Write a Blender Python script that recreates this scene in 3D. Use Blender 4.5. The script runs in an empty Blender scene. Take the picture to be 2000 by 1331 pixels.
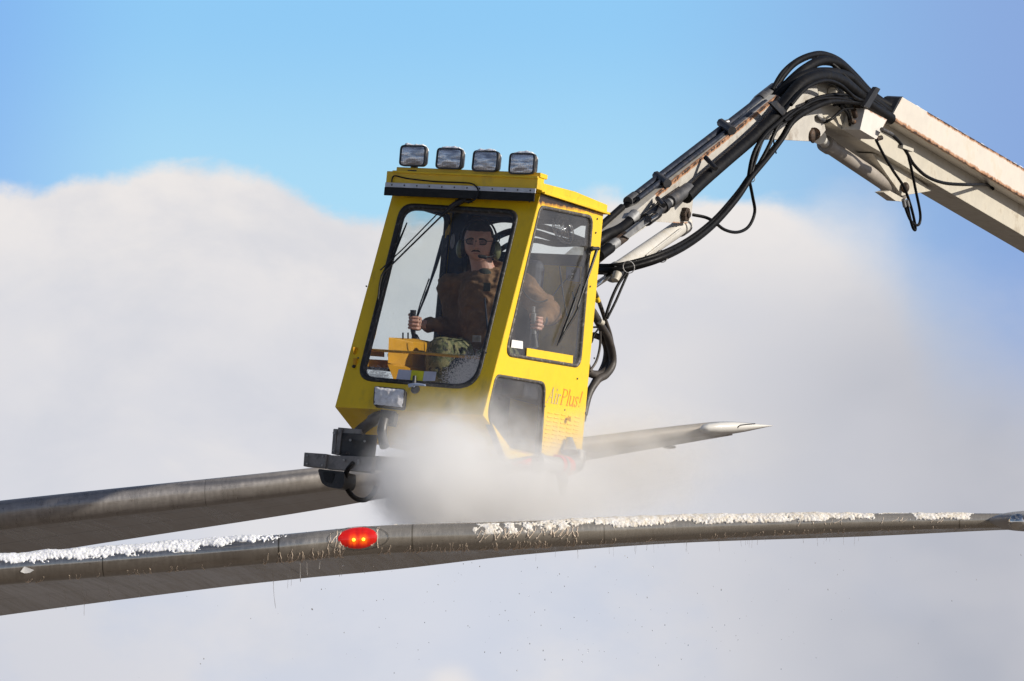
import bpy, bmesh, math, random
from mathutils import Vector, Matrix, noise, geometry
R = math.radians
rnd = random.Random(7)
sc = bpy.context.scene
COL = sc.collection
# ------------------------------------------------------------------ camera
PITCH = R(5.0); LENS = 230.0
FPX = LENS / 36.0 * 2000.0
CAMPOS = Vector((0, 0, 1.7))
cd = bpy.data.cameras.new('camera'); cam = bpy.data.objects.new('camera', cd); COL.objects.link(cam)
cam.location = CAMPOS; cam.rotation_euler = (math.pi / 2 + PITCH, 0, 0)
cd.lens = LENS; cd.sensor_width = 36.0; cd.clip_start = 1.0; cd.clip_end = 8000.0
sc.camera = cam
cR = Vector((1, 0, 0)); cF = Vector((0, math.cos(PITCH), math.sin(PITCH))); cU = Vector((0, -math.sin(PITCH), math.cos(PITCH)))
def V(*a): return Vector(a)
def c2w(r, u, f): return cR * r + cU * u + cF * f          # direction given as right / up / away
# ------------------------------------------------------------------ render settings
sc.render.engine = 'CYCLES'
cy = sc.cycles
cy.use_denoising = True
cy.volume_bounces = 32; cy.transparent_max_bounces = 24; cy.max_bounces = 34
cy.volume_step_rate = 0.5; cy.volume_max_steps = 256
sc.view_settings.view_transform = 'Standard'; sc.view_settings.look = 'None'
sc.view_settings.exposure = 0.0; sc.view_settings.gamma = 1.0
# ------------------------------------------------------------------ sun
SUN = c2w(0.87, 0.43, -0.13).normalized()
sun_el = math.asin(SUN.z); sun_az = math.atan2(SUN.x, SUN.y)
sd = bpy.data.lights.new('sun', 'SUN'); sd.energy = 5.0; sd.angle = R(0.5); sd.color = (1.0, 0.93, 0.82)
so = bpy.data.objects.new('sun', sd); COL.objects.link(so)
so.rotation_euler = SUN.to_track_quat('Z', 'Y').to_euler(); so.location = (20, 10, 30)
# ------------------------------------------------------------------ world
class NT:
    def __init__(s, tree): s.t = tree; s.n = tree.nodes; s.l = tree.links
    def new(s, typ, ins=None, **kw):
        n = s.n.new(typ)
        for k, v in kw.items(): setattr(n, k, v)
        if ins:
            for k, v in ins.items(): s.set(n.inputs[k], v)
        return n
    def set(s, sock, v):
        if isinstance(v, bpy.types.NodeSocket): s.l.new(v, sock)
        elif isinstance(v, bpy.types.Node): s.l.new(v.outputs[0], sock)
        else:
            if isinstance(v, (tuple, list)) and len(v) == 3 and len(sock.default_value) == 4: v = (*v, 1)
            sock.default_value = v
    def math(s, op, a, b=0.0, c=None, clamp=False):
        n = s.n.new('ShaderNodeMath'); n.operation = op; n.use_clamp = clamp
        s.set(n.inputs[0], a); s.set(n.inputs[1], b)
        if c is not None: s.set(n.inputs[2], c)
        return n.outputs[0]
    def vmath(s, op, a, b=(0, 0, 0), scale=None):
        n = s.n.new('ShaderNodeVectorMath'); n.operation = op
        s.set(n.inputs[0], a)
        if op not in ('NORMALIZE', 'LENGTH', 'SCALE'): s.set(n.inputs[1], b)
        if scale is not None: s.set(n.inputs['Scale'], scale)
        return n.outputs['Value'] if op in ('DOT_PRODUCT', 'LENGTH', 'DISTANCE') else n.outputs[0]
    def mr(s, v, a, b, c=0.0, d=1.0, smooth=True):
        n = s.n.new('ShaderNodeMapRange'); n.interpolation_type = 'SMOOTHSTEP' if smooth else 'LINEAR'
        s.set(n.inputs[0], v); s.set(n.inputs[1], a); s.set(n.inputs[2], b); s.set(n.inputs[3], c); s.set(n.inputs[4], d)
        return n.outputs[0]
    def mix(s, f, a, b, blend='MIX'):
        n = s.n.new('ShaderNodeMix'); n.data_type = 'RGBA'; n.blend_type = blend
        s.set(n.inputs['Factor'], f); s.set(n.inputs['A'], a); s.set(n.inputs['B'], b)
        return n.outputs['Result']
    def noise(s, vec, scale, detail=4, rough=0.5, dist=0.0):
        n = s.new('ShaderNodeTexNoise', {'Vector': vec, 'Scale': scale, 'Detail': detail, 'Roughness': rough, 'Distortion': dist})
        return n.outputs['Fac']
world = bpy.data.worlds.new('World'); sc.world = world; world.use_nodes = True
w = NT(world.node_tree); w.n.clear()
tc = w.new('ShaderNodeTexCoord').outputs['Generated']
sep = w.new('ShaderNodeSeparateXYZ', {'Vector': tc})
az = w.math('ARCTAN2', sep.outputs[0], sep.outputs[1])
el = w.math('ARCSINE', sep.outputs[2])
sky = w.new('ShaderNodeTexSky', sky_type='NISHITA', sun_disc=False, sun_elevation=sun_el, sun_rotation=sun_az, air_density=1.0, dust_density=0.6, ozone_density=2.0)
SKY_STRENGTH = 0.07
# cloud bank: its top edge is a curve over the azimuth (radians), broken up by noise
def px2az(px): return (px - 1000) / FPX
def py2el(py): return PITCH + (665.5 - py) / FPX
u = w.mr(az, px2az(-1000), px2az(3000), 0, 1, False)
fc = w.n.new('ShaderNodeFloatCurve'); w.set(fc.inputs['Value'], u)
cv = fc.mapping.curves[0]
pts = [(-1000, 330), (-500, 300), (-120, 350), (20, 366), (60, 372), (150, 350), (240, 345), (330, 330), (420, 322), (500, 340), (570, 372), (640, 408), (720, 425), (900, 420), (1040, 385), (1140, 372), (1300, 385), (1480, 382), (1600, 392), (1680, 405), (1745, 450), (1790, 520), (1900, 610), (2050, 650), (2400, 500), (3000, 300)]
def cn(px, py): return ((px + 1000) / 4000.0, 1 - py / 1331.0)
cv.points[0].location = cn(*pts[0]); cv.points[1].location = cn(*pts[-1])
for p in pts[1:-1]: cv.points.new(*cn(*p))
fc.mapping.update()
top_el = w.mr(fc.outputs[0], 0, 1, py2el(1331), py2el(0), False)
d3 = w.vmath('MULTIPLY', tc, (1, 1, 1.5))
n1 = w.noise(d3, 60, 7, 0.55, 0.3); n2 = w.noise(d3, 16, 4, 0.5); n3 = w.noise(d3, 7, 3, 0.5)
e1 = w.math('ADD', w.math('SUBTRACT', top_el, el), w.math('MULTIPLY', w.math('SUBTRACT', n1, 0.5), 0.0085))
e1 = w.math('ADD', e1, w.math('MULTIPLY', w.math('SUBTRACT', w.noise(d3, 190, 5, 0.6), 0.5), 0.0035))
soft = w.math('ADD', w.mr(az, px2az(1450), px2az(1850), 0.0022, 0.022), w.math('MULTIPLY', w.mr(n2, .45, .65), .0022))
mask = w.mr(w.math('DIVIDE', e1, soft), -0.6, 1.0)
# high broken cloud, far above the picture, so the rest of the dome is not bare
hi = w.math('MULTIPLY', w.mr(w.noise(tc, 2.3, 6, 0.6), 0.50, 0.68), w.mr(el, R(12), R(28)))
mask = w.math('MAXIMUM', mask, w.math('MULTIPLY', hi, 0.4))
depth = w.mr(e1, 0.0, 0.020)
cream = (0.85, 0.815, 0.80); lav = (0.70, 0.705, 0.755)
c = w.mix(w.math('MULTIPLY', depth, w.mr(n2, 0.35, 0.6, 0.35, 1.0)), cream, lav)
c = w.mix(w.mr(w.noise(d3, 26, 6, 0.58, .4), 0.48, 0.72, 0, 0.6), c, (0.85, 0.815, 0.79))
c = w.mix(w.mr(w.noise(w.vmath('ADD', d3, (5, 2, 9)), 19, 6, 0.6, .3), 0.46, 0.70, 0, 0.55), c, (0.60, 0.625, 0.70))
lowblue = w.math('MULTIPLY', w.mr(el, py2el(900), py2el(1200)), w.mr(n3, 0.35, 0.6, 0.35, 1.0))
c = w.mix(lowblue, c, w.mix(w.mr(w.noise(w.vmath('ADD', d3, (1, 7, 3)), 22, 6, .55), .42, .62), (0.55, 0.62, 0.77), (0.70, 0.705, 0.755)))
right = w.math('MULTIPLY', w.mr(az, px2az(1050), px2az(2000)), w.mr(el, py2el(380), py2el(800)))
c = w.mix(w.math('MULTIPLY', right, 0.92), c, w.mix(w.mr(n2, .38, .62), (0.40, 0.425, 0.50), (0.52, 0.525, 0.575)))
bl = w.math('MULTIPLY', w.mr(az, px2az(700), px2az(-100)), w.mr(el, py2el(1000), py2el(1331)))
c = w.mix(w.math('MULTIPLY', bl, 0.5), c, (0.60, 0.615, 0.68))
pf = w.vmath('LENGTH', w.vmath('MULTIPLY', w.new('ShaderNodeCombineXYZ', {'X': w.math('SUBTRACT', az, px2az(880)), 'Y': w.math('SUBTRACT', el, py2el(1335))}).outputs[0], (1, 1.3, 1)))
c = w.mix(w.math('MULTIPLY', w.mr(w.math('ADD', pf, w.math('MULTIPLY', w.math('SUBTRACT', n1, .5), .008)), .006, .0005), .7), c, (0.84, 0.80, 0.78))
# clear sky tinted by how hazy it is near the horizon
skyc = w.mix(1.0, sky.outputs[0], (1.05, 1.0, 1.05), 'MULTIPLY')
skys = w.vmath('SCALE', skyc, scale=SKY_STRENGTH)
clear = w.mix(w.mr(el, py2el(0), py2el(420)), (0.295, 0.63, 0.975), (0.43, 0.755, 0.985))
clear = w.mix(w.mr(az, px2az(350), px2az(-150), 0, 0.75), clear, (0.215, 0.43, 0.90))
clear = w.mix(w.mr(az, px2az(1150), px2az(2050), 0, 1.0), clear, (0.265, 0.42, 0.77))
near = w.math('MULTIPLY', w.mr(el, R(20), R(10)), 0.9)
near = w.math('MULTIPLY', near, w.mr(w.math('ABSOLUTE', az), R(60), R(20)))
base = w.mix(near, skys, clear)
final = w.mix(mask, base, c)
bg = w.new('ShaderNodeBackground', {'Color': final, 'Strength': 1.0})
wo = w.new('ShaderNodeOutputWorld'); w.l.new(bg.outputs[0], wo.inputs[0])
# ------------------------------------------------------------------ cab frame (metres; O is the front right top corner of the cab)
def P(px, py, d): return CAMPOS + (cF + cR * ((px - 1000) / FPX) + cU * ((665.5 - py) / FPX)) * d
O = P(1057, 378, 40.0)
aX = c2w(0.9025, -0.047, -0.428).normalized()
aY = c2w(0.4225, -0.1127, 0.899); aY = (aY - aX * aY.dot(aX)).normalized()
aZ = aX.cross(aY).normalized()
M = Matrix((aX, aY, aZ)).transposed().to_4x4(); M.translation = O
MI = M.inverted()
EYE = MI @ CAMPOS
def pl(px, py, p0, n):
    d = MI.to_3x3() @ (P(px, py, 1.0) - CAMPOS)
    t = (p0 - EYE).dot(n) / d.dot(n)
    return EYE + d * t
def L(px, py, X=0.0): return pl(px, py, V(X, 0, 0), V(1, 0, 0))
def LY(px, py, Y): return pl(px, py, V(0, Y, 0), V(0, 1, 0))
dF = L(944, 812).normalized(); nF = V(1, 0, 0).cross(dF).normalized()
if nF.y > 0: nF = -nF
def F(px, py, off=0.0): return pl(px, py, V(0, 0, 0), nF) + nF * off
XL = (F(769, 366).x + F(655, 796).x) / 2
def W(px, py, X): return M @ L(px, py, X)
# ------------------------------------------------------------------ mesh helpers
def link(name, me, m=None, parent=None, smooth=False):
    o = bpy.data.objects.new(name, me); COL.objects.link(o)
    if m is not None: me.materials.append(m)
    if parent is not None: o.parent = parent
    if smooth:
        for p in me.polygons: p.use_smooth = True
    return o
def tag(o, label=None, cat=None, group=None, kind=None):
    if label: o['label'] = label
    if cat: o['category'] = cat
    if group: o['group'] = group
    if kind: o['kind'] = kind
    return o
class MB:
    """collects shapes that belong to ONE mesh"""
    def __init__(s): s.v = []; s.f = []; s.sm = []
    def add(s, vs, fs, smooth=False):
        k = len(s.v); s.v += [tuple(x) for x in vs]
        for f in fs: s.f.append([i + k for i in f]); s.sm.append(smooth)
        return s
    def box(s, lo, hi, bev=0.0):
        x0, y0, z0 = lo; x1, y1, z1 = hi
        c = V((x0 + x1) / 2, (y0 + y1) / 2, (z0 + z1) / 2)
        return s.obox(c, V(1, 0, 0), V(0, 1, 0), V(0, 0, 1), abs(x1 - x0) / 2, abs(y1 - y0) / 2, abs(z1 - z0) / 2, bev)
    def obox(s, c, a, b, n, ha, hb, hn, bev=0.0):
        if bev <= 0:
            vs = [c + a * (i * ha) + b * (j * hb) + n * (k * hn) for k in (-1, 1) for j in (-1, 1) for i in (-1, 1)]
            return s.add(vs, [(0, 2, 3, 1), (4, 5, 7, 6), (0, 1, 5, 4), (2, 6, 7, 3), (0, 4, 6, 2), (1, 3, 7, 5)])
        bm = bmesh.new(); bmesh.ops.create_cube(bm, size=2.0)
        for v in bm.verts: v.co = V(v.co.x * ha, v.co.y * hb, v.co.z * hn)
        bmesh.ops.bevel(bm, geom=bm.edges[:], offset=min(bev, ha * .9, hb * .9, hn * .9), segments=3, profile=0.5, affect='EDGES')
        bm.verts.index_update()
        vs = [c + a * v.co.x + b * v.co.y + n * v.co.z for v in bm.verts]
        fs = [[v.index for v in f.verts] for f in bm.faces]; bm.free()
        return s.add(vs, fs)
    def panel(s, outer, holes, off):
        """flat plate with holes; off = thickness vector"""
        loops = [list(outer)] + [list(h) for h in holes]
        flat = [p for lp in loops for p in lp]
        tris = geometry.tessellate_polygon(loops)
        n = len(flat); vs = flat + [p + off for p in flat]
        fs = [tuple(t) for t in tris] + [(t[2] + n, t[1] + n, t[0] + n) for t in tris]
        k = 0
        for lp in loops:
            m = len(lp)
            for i in range(m):
                a, b = k + i, k + (i + 1) % m
                fs.append((a, b, b + n, a + n))
            k += m
        return s.add(vs, fs)
    def tube(s, pts, r, seg=10, smooth=True, cap=True, sub=0):
        pts = [Vector(p) for p in pts]
        if sub: pts = spline(pts, sub)
        rs = r if isinstance(r, (list, tuple)) else [r] * len(pts)
        if len(rs) != len(pts):
            rs = [interp(rs, i / (len(pts) - 1)) for i in range(len(pts))]
        vs = []; fs = []; t0 = (pts[1] - pts[0]).normalized()
        up = V(0, 0, 1) if abs(t0.z) < .9 else V(1, 0, 0)
        nrm = t0.cross(up).normalized()
        for i, p in enumerate(pts):
            a = pts[max(i - 1, 0)]; b = pts[min(i + 1, len(pts) - 1)]; t = (b - a)
            if t.length < 1e-9: t = t0.copy()
            t.normalize()
            nrm = (nrm - t * nrm.dot(t))
            nrm = nrm.normalized() if nrm.length > 1e-6 else t.orthogonal().normalized()
            bi = t.cross(nrm)
            for k in range(seg):
                an = 2 * math.pi * k / seg
                vs.append(p + (nrm * math.cos(an) + bi * math.sin(an)) * rs[i])
        for i in range(len(pts) - 1):
            for k in range(seg):
                a = i * seg + k; b = i * seg + (k + 1) % seg
                fs.append((a, b, b + seg, a + seg))
        if cap:
            s.add(vs[:seg], [tuple(range(seg))[::-1]]); s.add(vs[-seg:], [tuple(range(seg))])
        return s.add(vs, fs, smooth)
    def capsule(s, a, b, r1, r2, seg=14):
        a = Vector(a); b = Vector(b); t = (b - a)
        ln = t.length or 1e-6; t = t / ln
        pts = []; rs = []
        for i in range(5):
            an = math.pi / 2 * i / 5
            pts.append(a - t * r1 * math.cos(an)); rs.append(max(r1 * math.sin(an), 1e-3))
        pts.append(a); rs.append(r1); pts.append(b); rs.append(r2)
        for i in range(1, 6):
            an = math.pi / 2 * i / 5
            pts.append(b + t * r2 * math.sin(an)); rs.append(max(r2 * math.cos(an), 1e-3))
        return s.tube(pts, rs, seg)
    def ell(s, c, ax, ay, az_, n=16, m=10):
        vs = []; fs = []
        for i in range(m + 1):
            th = math.pi * i / m
            for k in range(n):
                ph = 2 * math.pi * k / n
                vs.append(c + ax * (math.sin(th) * math.cos(ph)) + ay * (math.sin(th) * math.sin(ph)) + az_ * math.cos(th))
        for i in range(m):
            for k in range(n):
                a = i * n + k; b = i * n + (k + 1) % n
                fs.append((a, b, b + n, a + n))
        return s.add(vs, fs, True)
    def ribbon(s, pts, wd, nrm, th=0.001):
        pts = [Vector(p) for p in pts]
        lft = []; rgt = []
        for i, p in enumerate(pts):
            t = (pts[min(i + 1, len(pts) - 1)] - pts[max(i - 1, 0)]).normalized()
            sd_ = t.cross(nrm).normalized() * wd / 2
            lft.append(p + sd_); rgt.append(p - sd_)
        for i in range(len(pts) - 1):
            q = [lft[i], lft[i + 1], rgt[i + 1], rgt[i]]
            s.add(q + [x + nrm * th for x in q], [(0, 1, 2, 3), (7, 6, 5, 4), (0, 4, 5, 1), (1, 5, 6, 2), (2, 6, 7, 3), (3, 7, 4, 0)])
        return s
    def build(s, name, m=None, parent=None, bevel=0.0, org=None):
        vs = s.v if org is None else [tuple(Vector(v) - org) for v in s.v]
        me = bpy.data.meshes.new(name); me.from_pydata(vs, [], s.f); me.update()
        bm = bmesh.new(); bm.from_mesh(me)
        bmesh.ops.recalc_face_normals(bm, faces=bm.faces[:])
        bm.to_mesh(me); bm.free()
        for p, sm in zip(me.polygons, s.sm): p.use_smooth = sm
        o = link(name, me, m, parent)
        if org is not None: o.location = org
        if bevel > 0:
            md = o.modifiers.new('bevel', 'BEVEL'); md.width = bevel; md.segments = 2; md.limit_method = 'ANGLE'; md.angle_limit = R(40)
        return o
def interp(lst, t):
    x = t * (len(lst) - 1); i = min(int(x), len(lst) - 2); f = x - i
    return lst[i] * (1 - f) + lst[i + 1] * f
def spline(pts, n=6):
    out = []
    for i in range(len(pts) - 1):
        p0 = pts[max(i - 1, 0)]; p1 = pts[i]; p2 = pts[i + 1]; p3 = pts[min(i + 2, len(pts) - 1)]
        for k in range(n):
            t = k / n
            out.append(0.5 * ((2 * p1) + (p2 - p0) * t + (2 * p0 - 5 * p1 + 4 * p2 - p3) * t * t + (3 * p1 - p0 - 3 * p2 + p3) * t ** 3))
    out.append(pts[-1]); return out
def rounded(poly, r, n=6):
    out = []; m = len(poly)
    for i in range(m):
        p = poly[i]; a = poly[i - 1] - p; b = poly[(i + 1) % m] - p
        rr = r[i] if isinstance(r, (list, tuple)) else r
        rr = min(rr, a.length * .48, b.length * .48)
        pa = p + a.normalized() * rr; pb = p + b.normalized() * rr
        for k in range(n + 1):
            t = k / n; out.append(pa * (1 - t) ** 2 + p * 2 * t * (1 - t) + pb * t * t)
    return out
def inset(poly, d, nrm):
    m = len(poly); out = []
    cen = sum(poly, Vector()) / m
    # edge normals pointing in
    for i in range(m):
        p = poly[i]; a = (p - poly[i - 1]); b = (poly[(i + 1) % m] - p)
        ea = a.normalized().cross(nrm); eb = b.normalized().cross(nrm)
        if ea.dot(cen - p) < 0: ea = -ea
        if eb.dot(cen - p) < 0: eb = -eb
        h = (ea + eb).normalized(); out.append(p + h * d / max(h.dot(ea), .4))
    return out
def prism(poly, off): return MB().panel(poly, [], off)
def fbm(p, oct_=4):
    return noise.fractal(p, 0.8, 2.1, oct_)
# ------------------------------------------------------------------ materials
def mat(name, base, rough=0.5, metal=0.0, var=0.0, vscale=8.0, bump=0.0, bscale=60.0, coat=0.0, dirt=None, dirt_amt=0.0, dscale=12.0, rust=None, spots=0.0, stretch=(1, 1, 1), uv=False, spec=0.5):
    m = bpy.data.materials.new(name); m.use_nodes = True; t = NT(m.node_tree)
    b = t.n['Principled BSDF']; co = t.new('ShaderNodeTexCoord')
    vec = t.vmath('MULTIPLY', co.outputs['UV' if uv else 'Object'], stretch)
    col = None
    if var > 0:
        nf = t.noise(vec, vscale, 5, 0.6)
        col = t.mix(t.mr(nf, 0.3, 0.7), tuple(x * (1 - var) for x in base), tuple(min(1, x * (1 + var)) for x in base))
    else: col = t.mix(0.0, base, base)
    rg = rough
    if dirt:
        df = t.mr(t.noise(vec, dscale, 8, 0.65), 0.5, 0.72, 0, dirt_amt)
        col = t.mix(df, col, dirt)
    if rust:
        rv_ = t.vmath('MULTIPLY', vec, (1, 1, .35 if name.startswith('yellow') else 1)); rn = t.noise(rv_, 24, 8, 0.7); rn2 = t.noise(rv_, 8, 4, 0.6)
        tot = None
        for (p, q, wd, st) in rust:        # a line in the cab's Y/Z plane: p, q ; half-width ; strength
            p = Vector(p); q = Vector(q); dr = (q - p); ln = dr.length; dr /= ln
            rel = t.vmath('SUBTRACT', co.outputs['Object'], tuple(p))
            al = t.vmath('DOT_PRODUCT', rel, tuple(dr))
            cl = t.math('MINIMUM', t.math('MAXIMUM', al, 0.0), ln)
            foot = t.vmath('SCALE', tuple(dr), scale=cl)
            ds = t.vmath('LENGTH', t.vmath('SUBTRACT', rel, foot))
            k = t.math('MULTIPLY', t.mr(ds, wd, 0.0), st)
            tot = k if tot is None else t.math('MAXIMUM', tot, k)
        f = t.mr(t.math('ADD', tot, t.math('ADD', t.math('MULTIPLY', rn, 0.8), t.math('MULTIPLY', rn2, 0.5))), 1.10, 1.32)
        f2 = t.mr(t.math('ADD', tot, t.math('ADD', t.math('MULTIPLY', rn, 0.8), t.math('MULTIPLY', rn2, 0.5))), 1.35, 1.5)
        col = t.mix(t.math('MULTIPLY', f, 0.8), col, (0.42, 0.16, 0.035)); col = t.mix(f2, col, (0.035, 0.018, 0.012))
    if spots > 0:
        sf = t.mr(t.noise(vec, 40, 6, 0.75), 0.66, 0.72, 0, spots)
        col = t.mix(sf, col, (0.25, 0.09, 0.03))
    t.l.new(col, b.inputs['Base Color'])
    b.inputs['Metallic'].default_value = metal; b.inputs['Specular IOR Level'].default_value = spec
    if var > 0:
        t.l.new(t.mr(t.noise(vec, vscale * 3, 4, .6), .3, .7, max(rough - .08, .02), min(1, rough + .12)), b.inputs['Roughness'])
    else: b.inputs['Roughness'].default_value = rough
    b.inputs['Coat Weight'].default_value = coat; b.inputs['Coat Roughness'].default_value = 0.08
    if bump > 0:
        bn = t.new('ShaderNodeBump', {'Strength': 1.0, 'Distance': bump, 'Height': t.noise(vec, bscale, 5, 0.6)})
        t.l.new(bn.outputs[0], b.inputs['Normal'])
    return m
YEL = (0.86, 0.56, 0.008)
Lp = lambda x, y, X=0.0: tuple(L(x, y, X))
m_yellow = mat('yellow_paint', YEL, 0.38, var=0.05, vscale=5, coat=0.25, dirt=(0.36, 0.24, 0.03), dirt_amt=0.5, dscale=5, bump=0.0008, bscale=14, stretch=(1.4, 1, .6))
m_yside = mat('yellow_paint_rusty', YEL, 0.38, var=0.04, vscale=5, coat=0.25, dirt=(0.5, 0.32, 0.03), dirt_amt=0.35, dscale=5,
              rust=[(Lp(1057, 384), Lp(1180, 405), 0.10, 1.12), (Lp(1062, 384), Lp(1176, 406), 0.026, 1.7)])
m_yroof = mat('yellow_roof_paint', YEL, 0.4, var=0.06, vscale=6, coat=0.2, rust=[(Lp(1062, 374), Lp(1150, 392), 0.025, 1.1), (Lp(1105, 372), Lp(1130, 382), 0.02, .9)], dirt=(0.4, 0.2, 0.02), dirt_amt=0.4)
m_yint = mat('yellow_interior', (0.80, 0.50, 0.02), 0.5, var=0.12, vscale=9, dirt=(0.2, 0.1, 0.02), dirt_amt=0.5)
m_orange = mat('orange_yellow_paint', (0.55, 0.27, 0.008), 0.45, var=0.1, dirt=(0.3, 0.14, 0.01), dirt_amt=0.4)
m_rubber = mat('black_rubber', (0.009, 0.009, 0.010), 0.45, spec=.3, var=0.3, vscale=12, bump=0.001, bscale=80)
m_seal = mat('window_seal_rubber', (0.016, 0.015, 0.015), 0.5, bump=0.002, bscale=90, dirt=(0.35, 0.33, 0.30), dirt_amt=0.25, dscale=45)
m_sealg = mat('grimy_window_seal', (0.06, 0.055, 0.05), 0.55, bump=0.002, bscale=90, dirt=(0.35, 0.31, 0.27), dirt_amt=0.8, dscale=40)
m_hose = mat('hose_rubber', (0.0045, 0.0043, 0.0048), 0.48, var=0.35, vscale=10, bump=0.0012, bscale=50, dirt=(0.035, 0.03, 0.025), dirt_amt=0.25, spec=.16)
m_hoseg = mat('dusty_hose_rubber', (0.05, 0.042, 0.036), 0.5, var=0.3, vscale=10, dirt=(0.16, 0.13, 0.1), dirt_amt=0.5)
m_black = mat('black_metal', (0.02, 0.02, 0.022), 0.4, metal=0.2, var=0.3, dirt=(0.12, 0.1, 0.09), dirt_amt=0.4)
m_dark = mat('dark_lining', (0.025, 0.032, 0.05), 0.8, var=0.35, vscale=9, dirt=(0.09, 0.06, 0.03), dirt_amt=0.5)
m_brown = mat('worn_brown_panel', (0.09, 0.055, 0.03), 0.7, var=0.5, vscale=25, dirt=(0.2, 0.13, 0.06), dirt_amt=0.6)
m_seat = mat('seat_vinyl', (0.02, 0.026, 0.045), 0.6, var=0.3, bump=0.003, bscale=18)
m_steel = mat('galvanised_steel', (0.30, 0.30, 0.30), 0.5, metal=0.5, var=0.2, vscale=14, dirt=(0.15, 0.13, 0.11), dirt_amt=0.5)
m_dsteel = mat('dark_steel', (0.085, 0.085, 0.09), 0.5, metal=0.4, var=0.3, vscale=10, dirt=(0.2, 0.17, 0.14), dirt_amt=0.4)
m_pipe = mat('hydraulic_pipe', (0.035, 0.042, 0.06), 0.4, metal=0.5, var=0.25, vscale=9, dirt=(0.12, 0.09, 0.06), dirt_amt=0.5)
m_chrome = mat('chrome_rod', (0.7, 0.68, 0.64), 0.12, metal=1.0)
m_grey = mat('scuffed_grey_metal', (0.22, 0.205, 0.195), 0.45, metal=0.3, var=0.3, vscale=12, bump=.001, bscale=40, dirt=(0.06, 0.05, 0.045), dirt_amt=0.7)
m_rail = mat('aluminium_rail', (0.55, 0.57, 0.62), 0.45, metal=0.3, var=0.1, dirt=(0.3, 0.3, 0.3), dirt_amt=0.4)
CRM = (0.56, 0.52, 0.435)
m_cream = mat('cream_paint', CRM, 0.5, var=0.07, vscale=6, dirt=(0.32, 0.26, 0.18), dirt_amt=0.65, dscale=6, spots=0.6)
m_cyl = mat('white_cylinder_paint', (0.60, 0.58, 0.54), 0.42, var=0.06, dirt=(0.45, 0.36, 0.2), dirt_amt=0.5, dscale=5)
m_stick = mat('white_sticker', (0.8, 0.79, 0.77), 0.6)
m_stripe = mat('yellow_tape', (0.85, 0.55, 0.02), 0.55, var=0.05)
m_tapeg = mat('grey_tape', (0.45, 0.46, 0.54), 0.55, var=0.08, vscale=20)
m_tapey = mat('yellow_green_tape', (0.62, 0.58, 0.02), 0.55, var=0.08, vscale=20)
m_red = mat('red_plastic', (0.7, 0.03, 0.03), 0.5)
m_bluep = mat('blue_handle_paint', (0.35, 0.42, 0.58), 0.35, var=0.1)
m_asph = mat('asphalt', (0.135, 0.112, 0.092), 0.85, var=0.3, vscale=0.05, dirt=(0.45, 0.44, 0.44), dirt_amt=0.35, dscale=0.02)
def glass_mat(name, tint, dirt, speck, frost=None, dcol=(0.62, 0.58, 0.54)):
    m = bpy.data.materials.new(name); m.use_nodes = True; t = NT(m.node_tree); t.n.clear()
    co = t.new('ShaderNodeTexCoord').outputs['Object']
    tr = t.new('ShaderNodeBsdfTransparent', {'Color': tint}); gl = t.new('ShaderNodeBsdfGlossy', {'Roughness': 0.04, 'Color': (0.9, 0.93, 1)})
    ge = t.new('ShaderNodeNewGeometry'); fa_ = t.math('ABSOLUTE', t.vmath('DOT_PRODUCT', ge.outputs['Normal'], ge.outputs['Incoming']))
    fr = t.math('ADD', t.math('MULTIPLY', t.math('POWER', t.math('SUBTRACT', 1.0, fa_), 5.0), .9), .035)
    mx = t.new('ShaderNodeMixShader'); t.l.new(t.math('MULTIPLY', fr, 0.8), mx.inputs[0]); t.l.new(tr.outputs[0], mx.inputs[1]); t.l.new(gl.outputs[0], mx.inputs[2])
    di = t.new('ShaderNodeBsdfDiffuse', {'Color': dcol})
    f = t.mr(t.noise(co, 3.0, 5, 0.6), 0.25, 0.75, dirt * .5, dirt * 1.5)
    sp = t.mr(t.noise(co, 130, 2, 0.5), 0.72, 0.76, 0, speck)
    f = t.math('MAXIMUM', f, sp)
    if frost:
        fn = t.noise(co, 120, 6, 0.75); fl = t.noise(co, 9, 3, 0.5)
        for (cen, rad, amt) in frost:
            ds = t.math('ADD', t.vmath('DISTANCE', co, tuple(cen)), t.math('MULTIPLY', t.math('SUBTRACT', fl, .5), .12))
            k = t.mr(ds, rad, rad * 0.25)
            ff = t.mr(t.math('ADD', fn, t.math('MULTIPLY', k, 0.32)), 0.70, 0.78, 0, amt)
            ff = t.math('MULTIPLY', ff, t.mr(k, 0.0, 0.15))
            f = t.math('MAXIMUM', f, ff)
    m2 = t.new('ShaderNodeMixShader'); t.l.new(f, m2.inputs[0]); t.l.new(mx.outputs[0], m2.inputs[1]); t.l.new(di.outputs[0], m2.inputs[2])
    t.l.new(m2.outputs[0], t.new('ShaderNodeOutputMaterial').inputs[0])
    return m
m_glassF = glass_mat('windscreen_glass', (0.95, 0.965, 0.97), 0.028, 0.40, frost=[(F(925, 748), 0.36, 0.85), (F(725, 752), 0.22, 0.6)])
m_glassS = glass_mat('side_glass', (0.95, 0.96, 0.965), 0.030, 0.3, frost=[(L(1030, 715), 0.12, 0.3)])
m_glassL = glass_mat('lower_side_glass', (0.85, 0.86, 0.88), 0.06, 0.3)
m_glassB = glass_mat('rear_glass', (0.95, 0.98, 0.98), 0.008, 0.2)
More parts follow.
